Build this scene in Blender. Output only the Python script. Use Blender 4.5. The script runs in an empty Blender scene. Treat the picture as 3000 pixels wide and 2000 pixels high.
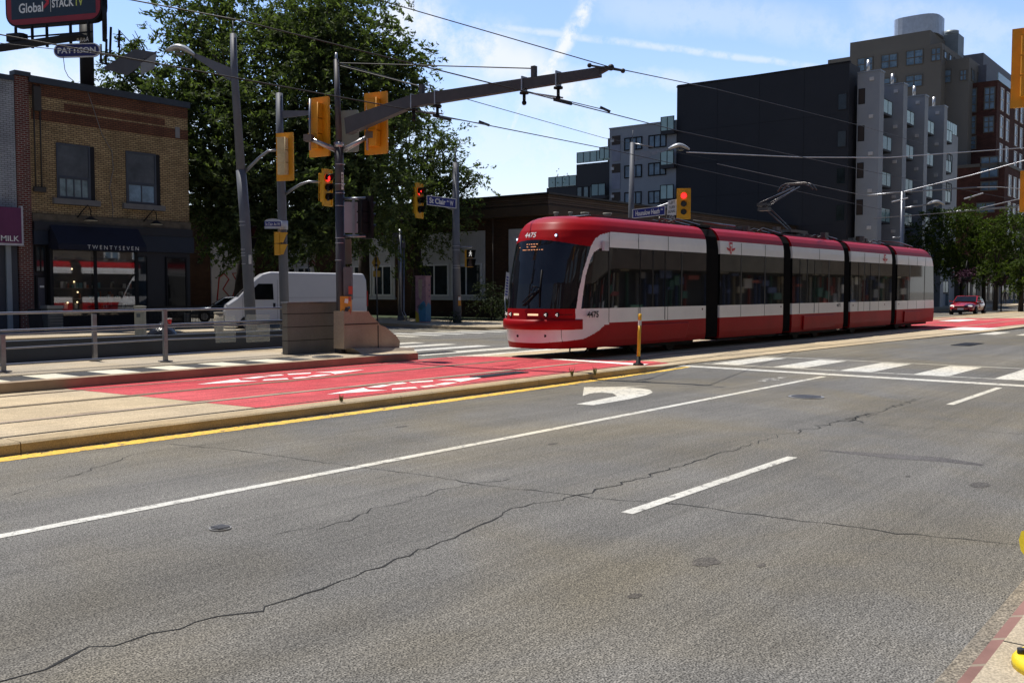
import bpy, bmesh, math, random
import numpy as np
from mathutils import Vector, Matrix, noise
R=math.radians
random.seed(7); rng=np.random.default_rng(7)
sc=bpy.context.scene
col=sc.collection
# ---------------------------------------------------------------- camera
F=2800.; CH=1.85; TH=math.atan(151/F); YAW=math.atan(2240/F*math.cos(TH))
fw=Vector((math.cos(YAW)*math.cos(TH),math.sin(YAW)*math.cos(TH),-math.sin(TH)))
rt=Vector((math.sin(YAW),-math.cos(YAW),0)); up=rt.cross(fw)
cam=bpy.data.cameras.new('camera'); co=bpy.data.objects.new('camera',cam); col.objects.link(co)
cam.sensor_width=36; cam.lens=F/3000*36; cam.clip_end=2000; cam.clip_start=.1
m=Matrix((rt,up,-fw)).transposed().to_4x4(); m.translation=Vector((0,0,CH)); co.matrix_world=m
sc.camera=co
def ray(x,y): return fw*F+rt*(x-1500)+up*(1000-y)
C0=Vector((0,0,CH))
def G(x,y,z=0.):                      # point of the surveyed photo on a level plane
    d=ray(x,y); return C0+d*((z-CH)/d.z)
def D(x,y,dep): return C0+ray(x,y)/F*dep
def aY(x,y,Y): d=ray(x,y); return C0+d*(Y/d.y)
def aX(x,y,X): d=ray(x,y); return C0+d*(X/d.x)
# ---------------------------------------------------------------- world, sun, exposure
SUN_K=Vector((.02,.37,1)).normalized()          # towards the sun
EL=math.asin(SUN_K.z); AZ=math.atan2(SUN_K.x,SUN_K.y)
w=bpy.data.worlds.new('World'); sc.world=w; w.use_nodes=True
wn=w.node_tree; wn.nodes.clear()
def N(t,typ,**k):
    n=t.nodes.new(typ)
    for a,b in k.items():
        if a.startswith('i_'):
            n.inputs[int(a[2:]) if a[2:].isdigit() else a[2:].replace('_',' ')].default_value=b
        else: setattr(n,a,b)
    return n
def L(t,a,b): t.links.new(a,b)
wo=N(wn,'ShaderNodeOutputWorld'); bg=N(wn,'ShaderNodeBackground'); bg.inputs[1].default_value=.062; GAIN=3.15
sky=N(wn,'ShaderNodeTexSky',sky_type='NISHITA',sun_disc=False,sun_elevation=EL,sun_rotation=AZ,air_density=1.0,dust_density=.35,ozone_density=2.2)
tc=N(wn,'ShaderNodeTexCoord')
def band(p,q,width,lo,hi,nsc):
    """cirrus streak: great-circle band between two sky directions"""
    a=ray(*p).normalized(); b=ray(*q).normalized(); n=a.cross(b).normalized(); mid=(a+b).normalized(); half=a.angle(b)/2
    d=N(wn,'ShaderNodeVectorMath',operation='DOT_PRODUCT'); L(wn,tc.outputs['Generated'],d.inputs[0]); d.inputs[1].default_value=n
    nz=N(wn,'ShaderNodeTexNoise',i_Scale=nsc,i_Detail=5.,i_Roughness=.65); L(wn,tc.outputs['Generated'],nz.inputs[0])
    s=N(wn,'ShaderNodeMath',operation='MULTIPLY_ADD',i_1=width*1.6,i_2=-width*.8); L(wn,nz.outputs[0],s.inputs[0])
    ad=N(wn,'ShaderNodeMath',operation='ADD'); L(wn,d.outputs['Value'],ad.inputs[0]); L(wn,s.outputs[0],ad.inputs[1])
    ab=N(wn,'ShaderNodeMath',operation='ABSOLUTE'); L(wn,ad.outputs[0],ab.inputs[0])
    mr=N(wn,'ShaderNodeMapRange',interpolation_type='SMOOTHERSTEP'); L(wn,ab.outputs[0],mr.inputs[0])
    mr.inputs[1].default_value=0; mr.inputs[2].default_value=width; mr.inputs[3].default_value=hi; mr.inputs[4].default_value=0
    e=N(wn,'ShaderNodeVectorMath',operation='DOT_PRODUCT'); L(wn,tc.outputs['Generated'],e.inputs[0]); e.inputs[1].default_value=mid
    m2=N(wn,'ShaderNodeMapRange',interpolation_type='SMOOTHSTEP'); L(wn,e.outputs['Value'],m2.inputs[0])
    m2.inputs[1].default_value=math.cos(half*1.15); m2.inputs[2].default_value=math.cos(half*.7); m2.inputs[3].default_value=0; m2.inputs[4].default_value=1
    n2=N(wn,'ShaderNodeTexNoise',i_Scale=nsc*2.5,i_Detail=6.,i_Roughness=.7); L(wn,tc.outputs['Generated'],n2.inputs[0])
    m3=N(wn,'ShaderNodeMapRange'); L(wn,n2.outputs[0],m3.inputs[0]); m3.inputs[1].default_value=.30; m3.inputs[2].default_value=.54
    x=N(wn,'ShaderNodeMath',operation='MULTIPLY'); L(wn,mr.outputs[0],x.inputs[0]); L(wn,m2.outputs[0],x.inputs[1])
    y=N(wn,'ShaderNodeMath',operation='MULTIPLY'); L(wn,x.outputs[0],y.inputs[0]); L(wn,m3.outputs[0],y.inputs[1])
    return y.outputs[0]
bs=[band((1745,-30),(1560,290),.013,0,.95,18),band((1570,200),(1480,430),.005,0,.6,25),
    band((1330,60),(2450,205),.006,0,.5,14),band((1080,20),(1760,290),.05,0,.85,7),band((1700,20),(3000,130),.035,0,.28,8),band((1250,190),(2100,250),.02,0,.45,9),
    band((1100,420),(2000,560),.09,0,.5,5),band((2500,0),(3100,120),.03,0,.3,8),band((-100,330),(600,400),.10,0,.9,4),band((1300,180),(1950,480),.05,0,.45,6)]
cur=bs[0]
for b in bs[1:]:
    mx=N(wn,'ShaderNodeMath',operation='MAXIMUM'); L(wn,cur,mx.inputs[0]); L(wn,b,mx.inputs[1]); cur=mx.outputs[0]
# thin veil near the horizon
sx=N(wn,'ShaderNodeSeparateXYZ'); L(wn,tc.outputs['Generated'],sx.inputs[0])
hz=N(wn,'ShaderNodeMapRange',interpolation_type='SMOOTHSTEP'); L(wn,sx.outputs[2],hz.inputs[0]); hz.inputs[1].default_value=0; hz.inputs[2].default_value=.26; hz.inputs[3].default_value=.8; hz.inputs[4].default_value=.02
mx=N(wn,'ShaderNodeMath',operation='MAXIMUM'); L(wn,cur,mx.inputs[0]); L(wn,hz.outputs[0],mx.inputs[1])
# bright aureole of summer haze on the sun's side of the sky, low down
fh=Vector((fw.x,fw.y,.12)).normalized(); dd=N(wn,'ShaderNodeVectorMath',operation='DOT_PRODUCT'); L(wn,tc.outputs['Generated'],dd.inputs[0]); dd.inputs[1].default_value=fh
gm=N(wn,'ShaderNodeMapRange',interpolation_type='SMOOTHSTEP'); L(wn,dd.outputs['Value'],gm.inputs[0]); gm.inputs[1].default_value=.45; gm.inputs[2].default_value=.86; gm.inputs[3].default_value=1.; gm.inputs[4].default_value=GAIN
sg_=N(wn,'ShaderNodeVectorMath',operation='SCALE'); L(wn,sky.outputs[0],sg_.inputs[0]); L(wn,gm.outputs[0],sg_.inputs['Scale'])
ct=N(wn,'ShaderNodeVectorMath',operation='MULTIPLY'); L(wn,sg_.outputs[0],ct.inputs[0]); ct.inputs[1].default_value=(.94,.945,1.06)
wc=N(wn,'ShaderNodeVectorMath',operation='SCALE'); wc.inputs[0].default_value=(4.9,5.05,5.25); L(wn,gm.outputs[0],wc.inputs['Scale'])
mix=N(wn,'ShaderNodeMixRGB'); L(wn,mx.outputs[0],mix.inputs[0]); L(wn,ct.outputs[0],mix.inputs[1]); L(wn,wc.outputs[0],mix.inputs[2])
L(wn,mix.outputs[0],bg.inputs[0]); L(wn,bg.outputs[0],wo.inputs[0])
sun=bpy.data.lights.new('sun','SUN'); sun.energy=5.0; sun.angle=R(.5); sun.color=(1,.95,.87)
so=bpy.data.objects.new('sun',sun); col.objects.link(so); so.rotation_euler=(-SUN_K).to_track_quat('-Z','Y').to_euler()
sc.view_settings.view_transform='Standard'; sc.view_settings.look='None'; sc.view_settings.exposure=0.0; sc.view_settings.gamma=1
sc.render.engine='CYCLES'; sc.cycles.max_bounces=6; sc.cycles.transparent_max_bounces=8
# ---------------------------------------------------------------- helpers
MATS={}
def mat(name,c,rough=.6,metal=0,var=.12,scale=2.,bump=0.,bscale=40.,spec=.5,emit=None,es=1.,coat=0.):
    if name in MATS: return MATS[name]
    m=bpy.data.materials.new(name); m.use_nodes=True; t=m.node_tree; b=t.nodes['Principled BSDF']
    b.inputs['Roughness'].default_value=rough; b.inputs['Metallic'].default_value=metal; b.inputs['Specular IOR Level'].default_value=spec
    if coat: b.inputs['Coat Weight'].default_value=coat; b.inputs['Coat Roughness'].default_value=.04
    tcn=N(t,'ShaderNodeTexCoord')
    nz=N(t,'ShaderNodeTexNoise',i_Scale=scale,i_Detail=6.,i_Roughness=.65); L(t,tcn.outputs['Object'],nz.inputs[0])
    mr=N(t,'ShaderNodeMapRange'); L(t,nz.outputs[0],mr.inputs[0]); mr.inputs[1].default_value=.3; mr.inputs[2].default_value=.7; mr.inputs[3].default_value=1-var; mr.inputs[4].default_value=1+var
    mm=N(t,'ShaderNodeVectorMath',operation='SCALE'); mm.inputs[0].default_value=c[:3]; L(t,mr.outputs[0],mm.inputs['Scale'])
    L(t,mm.outputs[0],b.inputs['Base Color'])
    if bump:
        n2=N(t,'ShaderNodeTexNoise',i_Scale=bscale,i_Detail=4.); L(t,tcn.outputs['Object'],n2.inputs[0])
        bp=N(t,'ShaderNodeBump',i_Strength=bump,i_Distance=.02); L(t,n2.outputs[0],bp.inputs['Height']); L(t,bp.outputs[0],b.inputs['Normal'])
    if emit: b.inputs['Emission Color'].default_value=(*emit,1); b.inputs['Emission Strength'].default_value=es
    MATS[name]=m; return m
def brick(name,c1,c2,mortar,bw=.21,bh=.07,rough=.85,ms=.012,bump=.4,squash=1):
    m=bpy.data.materials.new(name); m.use_nodes=True; t=m.node_tree; b=t.nodes['Principled BSDF']; b.inputs['Roughness'].default_value=rough
    b.inputs['Specular IOR Level'].default_value=.25
    tcn=N(t,'ShaderNodeTexCoord'); sp=N(t,'ShaderNodeSeparateXYZ'); L(t,tcn.outputs['Object'],sp.inputs[0])
    ad=N(t,'ShaderNodeMath',operation='ADD'); L(t,sp.outputs[0],ad.inputs[0]); L(t,sp.outputs[1],ad.inputs[1])
    cb=N(t,'ShaderNodeCombineXYZ'); L(t,ad.outputs[0],cb.inputs[0]); L(t,sp.outputs[2],cb.inputs[1])
    br=N(t,'ShaderNodeTexBrick'); L(t,cb.outputs[0],br.inputs[0])
    for k,v in (('Color1',c1),('Color2',c2),('Mortar',mortar)): br.inputs[k].default_value=(*v,1)
    br.inputs['Scale'].default_value=1; br.inputs['Mortar Size'].default_value=ms; br.inputs['Brick Width'].default_value=bw; br.inputs['Row Height'].default_value=bh
    br.inputs['Bias'].default_value=-.1
    nz=N(t,'ShaderNodeTexNoise',i_Scale=.9,i_Detail=8.,i_Roughness=.7); L(t,tcn.outputs['Object'],nz.inputs[0])
    mr=N(t,'ShaderNodeMapRange'); L(t,nz.outputs[0],mr.inputs[0]); mr.inputs[1].default_value=.3; mr.inputs[2].default_value=.7; mr.inputs[3].default_value=.62; mr.inputs[4].default_value=1.2
    mm=N(t,'ShaderNodeVectorMath',operation='SCALE'); L(t,br.outputs[0],mm.inputs[0]); L(t,mr.outputs[0],mm.inputs['Scale']); L(t,mm.outputs[0],b.inputs['Base Color'])
    bp=N(t,'ShaderNodeBump',i_Strength=bump,i_Distance=.01,invert=True); L(t,br.outputs['Fac'],bp.inputs['Height']); L(t,bp.outputs[0],b.inputs['Normal'])
    MATS[name]=m; return m
def glass(name,c=(.012,.015,.018),rough=.03,spec=.6):
    return mat(name,c,rough,0,.5,1.3,spec=spec)
class MB:
    def __init__(s): s.v=[]; s.f=[]; s.s=[]
    def add(s,v,f,sm=False):
        o=len(s.v); s.v+= [tuple(p) for p in v]; s.f+=[tuple(i+o for i in q) for q in f]; s.s+=[sm]*len(f); return s
    def box(s,x0,y0,z0,x1,y1,z1):
        v=[(x,y,z) for z in (z0,z1) for y in (y0,y1) for x in (x0,x1)]
        return s.add(v,[(0,2,3,1),(4,5,7,6),(0,1,5,4),(2,6,7,3),(0,4,6,2),(1,3,7,5)])
    def rbox(s,c,d,rz=0,tilt=None,bev=0.):
        """box at centre c, size d, turned by rz; bev = chamfer of the vertical edges"""
        x,y,z=d[0]/2,d[1]/2,d[2]/2
        if bev: pl=[(x-bev,-y),(x,-y+bev),(x,y-bev),(x-bev,y),(-x+bev,y),(-x,y-bev),(-x,-y+bev),(-x+bev,-y)]
        else: pl=[(x,-y),(x,y),(-x,y),(-x,-y)]
        n=len(pl); M=Matrix.Rotation(rz,3,'Z')
        if tilt: M=M@Matrix.Rotation(tilt[1],3,tilt[0])
        v=[Vector(c)+M@Vector((a,b,h)) for h in (-z,z) for a,b in pl]
        return s.add(v,[tuple(range(n))[::-1],tuple(range(n,2*n))]+[(i,(i+1)%n,n+(i+1)%n,n+i) for i in range(n)])
    def tube(s,pts,r,n=8,cap=True,sm=True):
        pts=[Vector(p) for p in pts]; k=len(pts)
        rr=[r]*k if isinstance(r,(int,float)) else list(r)
        d0=(pts[1]-pts[0]).normalized(); ref=Vector((0,0,1)) if abs(d0.z)<.9 else Vector((1,0,0))
        u=d0.cross(ref).normalized(); vs=[]
        for i,p in enumerate(pts):
            d=(pts[min(i+1,k-1)]-pts[max(i-1,0)]).normalized()
            u=(u-d*u.dot(d)).normalized(); w_=d.cross(u)
            for j in range(n):
                a=2*math.pi*j/n; vs.append(p+(u*math.cos(a)+w_*math.sin(a))*rr[i])
        f=[(i*n+j,i*n+(j+1)%n,(i+1)*n+(j+1)%n,(i+1)*n+j) for i in range(k-1) for j in range(n)]
        s.add(vs,f,sm)
        if cap: o=len(s.v)-len(vs); s.f+=[tuple(o+j for j in range(n))[::-1],tuple(o+(k-1)*n+j for j in range(n))]; s.s+=[False]*2
        return s
    def bar(s,a,b,wd,h,up_=(0,0,1)):
        """rectangular bar from a to b; wd across, h along up"""
        a=Vector(a);b=Vector(b);d=(b-a).normalized();u=Vector(up_); sdv=d.cross(u).normalized(); u=sdv.cross(d)
        hw,hh=(wd if isinstance(wd,tuple) else (wd,wd)),(h if isinstance(h,tuple) else (h,h))
        v=[]
        for p,ww,h2 in ((a,hw[0],hh[0]),(b,hw[1],hh[1])):
            v+=[p-sdv*ww/2-u*h2/2,p+sdv*ww/2-u*h2/2,p+sdv*ww/2+u*h2/2,p-sdv*ww/2+u*h2/2]
        return s.add(v,[(3,2,1,0),(4,5,6,7),(0,1,5,4),(1,2,6,5),(2,3,7,6),(3,0,4,7)])
    def prism(s,poly,off):
        """polygon (3-D points) extruded by vector off"""
        n=len(poly); off=Vector(off); v=[Vector(p) for p in poly]; v+=[p+off for p in v]
        return s.add(v,[tuple(range(n)),tuple(range(n,2*n))[::-1]]+[((i+1)%n,i,n+i,n+(i+1)%n) for i in range(n)])
    def cyl(s,c,r,h,n=16,axis=(0,0,1),r2=None):
        c=Vector(c);a=Vector(axis).normalized(); return s.tube([c-a*h/2,c+a*h/2],[r,r if r2 is None else r2],n,True,True)
    def quad(s,*p): return s.add(p,[tuple(range(len(p)))])
    def sphere(s,c,r,n=10,sq=(1,1,1)):
        c=Vector(c); v=[c+Vector((0,0,-r*sq[2]))]
        for i in range(1,n//2+1):
            ph=-math.pi/2+math.pi*i/(n//2+1)
            for j in range(n):
                th=2*math.pi*j/n; v.append(c+Vector((r*sq[0]*math.cos(ph)*math.cos(th),r*sq[1]*math.cos(ph)*math.sin(th),r*sq[2]*math.sin(ph))))
        v.append(c+Vector((0,0,r*sq[2]))); k=n//2; f=[(0,1+(j+1)%n,1+j) for j in range(n)]
        f+=[(1+i*n+j,1+i*n+(j+1)%n,1+(i+1)*n+(j+1)%n,1+(i+1)*n+j) for i in range(k-1) for j in range(n)]
        f+=[(len(v)-1,1+(k-1)*n+j,1+(k-1)*n+(j+1)%n) for j in range(n)]
        return s.add(v,f,True)
    def build(s,name,m,parent=None,local=False,label=None):
        me=bpy.data.meshes.new(name); off=Vector((0,0,0))
        if parent and not local:
            q=parent
            while q: off+=q.location; q=q.parent
        me.from_pydata([tuple(Vector(p)-off) for p in s.v],[],s.f); me.validate()
        for p,sm in zip(me.polygons,s.s): p.use_smooth=sm
        me.materials.append(m); me.update()
        o=bpy.data.objects.new(name,me); col.objects.link(o)
        if parent: o.parent=parent
        if label: o['label']=label
        return o
def tag(o,label,cat,group=None,kind=None):
    if label: o['label']=label
    if cat: o['category']=cat
    if group: o['group']=group
    if kind: o['kind']=kind
    return o
def thing(name,label,cat,loc=(0,0,0),rz=0,group=None):
    o=bpy.data.objects.new(name,None); col.objects.link(o); o.location=Vector(loc); o.rotation_euler=(0,0,rz); o.empty_display_size=.2
    return tag(o,label,cat,group)
def struct(name,mb,m,parent=None):
    o=mb.build(name,m,parent); 
    if not parent: o['kind']='structure'
    return o
def dup(root,loc,rz=None,label=None):
    r=root.copy(); col.objects.link(r); r.location=Vector(loc)
    if rz is not None: r.rotation_euler=(0,0,rz)
    if label: r['label']=label
    def rec(a,b):
        for ch in [c for c in bpy.data.objects if c.parent==a]:
            c=ch.copy(); col.objects.link(c); c.parent=b; rec(ch,c)
    rec(root,r); return r
def textm(s,h,bold=.0,font=None,space=1.):
    cu=bpy.data.curves.new('t','FONT'); cu.body=s; cu.size=1; cu.offset=bold; cu.space_character=space; cu.resolution_u=3
    o=bpy.data.objects.new('t',cu); col.objects.link(o); bpy.context.view_layer.update()
    me=bpy.data.meshes.new_from_object(o.evaluated_get(bpy.context.evaluated_depsgraph_get()))
    vs=[v.co.copy() for v in me.vertices]; fs=[tuple(p.vertices) for p in me.polygons]
    bpy.data.objects.remove(o); bpy.data.curves.remove(cu); bpy.data.meshes.remove(me)
    if not vs: return [],[],0
    x0=min(v.x for v in vs);x1=max(v.x for v in vs);y0=min(v.y for v in vs);y1=max(v.y for v in vs); k=h/(y1-y0)
    return [((v.x-x0)*k,(v.y-y0)*k) for v in vs],fs,(x1-x0)*k
def text(s,p,r,u,h,m,parent,name='lettering',width=None,bold=.01,local=False,center=False,off=.004,space=1.):
    """flat lettering: lower-left corner p (or centre), right vector r, up vector u"""
    v,f,wd=textm(s,h,bold,space=space); r=Vector(r).normalized();u=Vector(u).normalized(); n=r.cross(u); kx=(width/wd) if width else 1
    p=Vector(p)-(r*wd*kx/2+u*h/2 if center else Vector((0,0,0)))
    mb=MB(); mb.add([p+r*a*kx+u*b+n*off for a,b in v],f); return mb.build(name,m,parent,local)
# ---------------------------------------------------------------- ground materials
def ground_mat(name,c,speck=.5,sscale=90,patch=.25,pscale=.35,rough=.9,bump=.5,tint=(1,.93,.8),streak=0,wheel=0):
    m=bpy.data.materials.new(name); m.use_nodes=True; t=m.node_tree; b=t.nodes['Principled BSDF']; b.inputs['Roughness'].default_value=rough; b.inputs['Specular IOR Level'].default_value=.3
    tcn=N(t,'ShaderNodeTexCoord'); o=tcn.outputs['Object']
    def nz(sc_,det=3.,rg=.6,dist=0.):
        n=N(t,'ShaderNodeTexNoise',i_Scale=sc_,i_Detail=det,i_Roughness=rg,i_Distortion=dist); L(t,o,n.inputs[0]); return n.outputs[0]
    def mr(s_,a,b_,c_,d_):
        n=N(t,'ShaderNodeMapRange'); L(t,s_,n.inputs[0])
        for i,v in enumerate((a,b_,c_,d_)): n.inputs[i+1].default_value=v
        return n.outputs[0]
    def mul(a,b_): n=N(t,'ShaderNodeMath',operation='MULTIPLY'); L(t,a,n.inputs[0]); L(t,b_,n.inputs[1]); return n.outputs[0]
    s1=mr(nz(sscale,2.,.55),.38,.64,1-speck,1+speck*1.15)
    s2=mr(nz(sscale*.3,3.,.6),.35,.65,1-speck*.35,1+speck*.35)
    p=mr(nz(pscale,7.,.62,.4),.3,.7,1-patch,1+patch)
    p2=mr(nz(2.2,5.,.7),.35,.68,1-patch*.4,1+patch*.35)
    # darker blotches of oil and old patches
    ob=mr(nz(.9,6.,.75,1.2),.60,.72,1,.82 if patch>.1 else .95)
    f=mul(mul(mul(s1,s2),mul(p,p2)),ob)
    if streak:   # broom / tyre streaks along the road
        mp=N(t,'ShaderNodeMapping'); L(t,o,mp.inputs[0]); mp.inputs['Scale'].default_value=(.25,9,1)
        n=N(t,'ShaderNodeTexNoise',i_Scale=1.,i_Detail=5.,i_Roughness=.7); L(t,mp.outputs[0],n.inputs[0]); f=mul(f,mr(n.outputs[0],.3,.7,1-streak,1+streak))
    if wheel:    # polished wheel paths and darker oil strips running with the lanes
        mp=N(t,'ShaderNodeMapping'); L(t,o,mp.inputs[0]); mp.inputs['Scale'].default_value=(.035,1.05,1)
        n=N(t,'ShaderNodeTexNoise',i_Scale=1.,i_Detail=3.,i_Roughness=.5,i_Distortion=.3); L(t,mp.outputs[0],n.inputs[0]); f=mul(f,mr(n.outputs[0],.35,.65,1-wheel,1+wheel))
        mp=N(t,'ShaderNodeMapping'); L(t,o,mp.inputs[0]); mp.inputs['Scale'].default_value=(1.4,7,1)
        n=N(t,'ShaderNodeTexNoise',i_Scale=1.,i_Detail=6.,i_Roughness=.8); L(t,mp.outputs[0],n.inputs[0]); f=mul(f,mr(n.outputs[0],.60,.70,1.,.80))
    cm=N(t,'ShaderNodeMixRGB'); cm.inputs[1].default_value=(*c,1); cm.inputs[2].default_value=tuple(c[i]*tint[i]*1.05 for i in range(3))+(1,)
    L(t,mr(nz(.22,4.,.6,.5),.42,.62,0,1),cm.inputs[0])
    vm=N(t,'ShaderNodeVectorMath',operation='SCALE'); L(t,cm.outputs[0],vm.inputs[0]); L(t,f,vm.inputs['Scale']); L(t,vm.outputs[0],b.inputs['Base Color'])
    bp=N(t,'ShaderNodeBump',i_Strength=bump,i_Distance=.006); L(t,nz(sscale,3.,.7),bp.inputs['Height']); L(t,bp.outputs[0],b.inputs['Normal'])
    MATS[name]=m; return m
ASPH=ground_mat('asphalt',(.146,.141,.130),.74,95,.17,.3,tint=(1.05,.97,.80),streak=.13,wheel=.13)
CONC=ground_mat('trackway_concrete',(.47,.385,.265),.22,60,.18,.5,bump=.2,streak=.10,tint=(1,.97,.9))
PAVE=ground_mat('sidewalk_concrete',(.42,.36,.27),.22,70,.15,.6,bump=.3)
KERB=ground_mat('kerb_concrete',(.42,.335,.215),.16,60,.18,.8,bump=.25)
REDP=ground_mat('red_paint',(.50,.062,.070),.3,70,.16,.9,bump=.2,streak=.30,tint=(1.05,1.5,1.4))
def paint(name,c,wear=.5,thr=.60):
    """road paint worn through to the asphalt colour in its own patches"""
    m=ground_mat(name,c,.14,60,.1,.8,bump=.2); t=m.node_tree; b=t.nodes['Principled BSDF']
    lk=b.inputs['Base Color'].links[0]; src=lk.from_socket
    o=[n for n in t.nodes if n.type=='TEX_COORD'][0].outputs['Object']
    n=N(t,'ShaderNodeTexNoise',i_Scale=7.,i_Detail=8.,i_Roughness=.8); L(t,o,n.inputs[0])
    r=N(t,'ShaderNodeMapRange'); L(t,n.outputs[0],r.inputs[0]); r.inputs[1].default_value=thr; r.inputs[2].default_value=thr+.04; r.inputs[3].default_value=0; r.inputs[4].default_value=wear
    x=N(t,'ShaderNodeMixRGB'); L(t,r.outputs[0],x.inputs[0]); L(t,src,x.inputs[1]); x.inputs[2].default_value=(.13,.125,.12,1); L(t,x.outputs[0],b.inputs['Base Color']); return m
WP=paint('white_road_paint',(.60,.59,.54),.75,.545); YP=paint('yellow_road_paint',(.80,.52,.09),.8,.53); WP2=paint('white_paint_on_red',(.86,.84,.80),.2,.66)
CRACK=mat('crack_filler',(.018,.018,.018),.95); IRON=mat('cast_iron',(.10,.10,.105),.55,.5,.3,20,bump=.5,bscale=60)
STEEL=mat('rail_steel',(.20,.15,.10),.55,.6,.3,6)
# ---------------------------------------------------------------- ground, roads
g=MB(); g.quad((-400,-400,0),(700,-400,0),(700,700,0),(-400,700,0)); road=struct('road',g,ASPH)
def sheet(name,poly,z,m,parent=None,zs=None):
    mb=MB(); mb.quad(*[(p[0],p[1],z if zs is None else zs[i]) for i,p in enumerate(poly)]); return struct(name,mb,m,parent)
def slab(name,poly,z0,z1,m):
    mb=MB(); mb.prism([(p[0],p[1],z1) for p in poly],(0,0,z0-z1)); return struct(name,mb,m)
def ribbon(mb,pts,wd,z):
    pts=[Vector((p[0],p[1],0)) for p in pts]; k=len(pts); v=[]
    for i,p in enumerate(pts):
        d=(pts[min(i+1,k-1)]-pts[max(i-1,0)]).normalized(); n=Vector((-d.y,d.x,0)); ww=wd[i] if isinstance(wd,list) else wd
        v+=[(p+n*ww/2)[:2]+(z[i] if isinstance(z,list) else z,),(p-n*ww/2)[:2]+(z[i] if isinstance(z,list) else z,)]
    mb.add(v,[(2*i,2*i+1,2*i+3,2*i+2) for i in range(k-1)]); return mb
# near sidewalk (camera stands on it), brick gutter band
slab('near_sidewalk',[(-60,.99),(-60,-3.4),(160,-3.4),(160,.99)],-.2,.13,PAVE)
g=MB(); g.box(-60,.992,-.1,160,1.105,.022); struct('gutter_brick_band',g,brick('gutter_brick',(.26,.145,.125),(.30,.17,.145),(.33,.27,.21),.45,.4,ms=.02,bump=.2))
sheet('gutter_dust',[(-60,1.1),(160,1.1),(160,1.2),(-60,1.2)],.004,ground_mat('gutter_dust_mat',(.26,.23,.185),.5,80,.3,2.))
joint=MB()
for x in (-1.2,.9,3.0,5.1,5.98,7.5,9.6): joint.box(x,-3.4,.1304,x+.012,.99,.1312)
struct('sidewalk_joint',joint,CRACK)
# painted lines on the near carriageway (part of the road surface)
LANE=1
for x0,x1,y in ((6.72,10.15,4.15),(16.4,19.85,4.06),(-3.2,.3,4.2)):
    l=MB(); ribbon(l,[(x0,y),(x1,y-.02)],.115,.004); l.build('lane_dash',WP,road)
ry=random.Random(4)
def rough_ribbon(pts,wds,z,step,jit):
    xs_=np.arange(pts[0][0],pts[-1][0],step); px_=[p[0] for p in pts]; l_=MB(); ps=[(float(x),float(np.interp(x,px_,[p[1] for p in pts]))+ry.uniform(-jit,jit)) for x in xs_]
    ribbon(l_,ps,[float(np.interp(x,px_,wds))+ry.uniform(-jit,jit) for x in xs_],z); return l_
rough_ribbon([(-25,10.84),(5,10.80),(12,10.76),(19.3,10.92),(20.6,11.0)],[.27,.27,.24,.2,.14],.004,.07,.012).build('yellow_line',YP,road)
db=MB()
for i in range(420):
    x=ry.uniform(2,19); y=10.985-abs(ry.gauss(0,.05)); s_=ry.uniform(.006,.02); db.add([(x-s_,y-s_*.6,.006),(x+s_,y-s_*.3,.007),(x+s_*.4,y+s_,.012),(x-s_,y+s_*.5,.009)],[(0,1,2,3)])
tag(db.build('gutter_grit',mat('grit',(.10,.085,.06),.9,0,.6,30)),'dark grit and leaf litter along the foot of the trackway kerb','grit',kind='stuff')
l=MB(); l.quad((20.22,1.4,.0045),(20.62,1.4,.0045),(21.0,12.6,.0045),(20.62,12.6,.0045)); l.build('stop_line',WP,road)
l=MB(); l.quad((20.62,12.6,.05),(21.0,12.6,.05),(19.0,15.6,.10),(18.6,15.6,.11)); 
cw=MB()
ribbon(cw,[(21.75,1.4),(21.75,11.2)],.11,.004); ribbon(cw,[(24.9,1.4),(25.15,11.3)],.11,.004)
cw.build('crosswalk_edge_line',WP,road)
for i in range(6):
    y=2.2+i*1.62; b=MB(); b.quad((21.83,y,.004),(24.82,y,.004),(24.84,y+.72,.004),(21.83,y+.72,.004)); b.build('crosswalk_bar',WP,road)
# left-turn arrow, traced as a plan on the road
A=[G(*p) for p in ((1688,1184),(1738,1187),(1840,1170),(1893,1158),(1912,1150),(1905,1142),(1880,1138),(1833,1135),(1905,1131),(1760,1134),(1711,1134),(1707,1160),(1728,1153),(1762,1150),(1795,1152),(1808,1160))]
l=MB(); l.quad(*[(p.x,p.y,.004) for p in A[::-1]]); l.build('turn_arrow',WP,road)
l=MB()
for px,py in ((2245,1112),(2256,1109),(2268,1113),(2235,1116),(2290,1106)):
    p=G(px,py); l.quad(*[(p.x+.16*math.cos(a),p.y+.10*math.sin(a),.004) for a in np.linspace(0,6.28,7)[:-1]])
l.build('worn_bicycle_marking',paint('worn_white',(.6,.6,.57),.9,.45),road)
rough_ribbon([(-20,7.40),(4,7.44),(20.15,7.50)],[.125]*3,.004,.12,.003).build('lane_line',WP,road)
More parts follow.
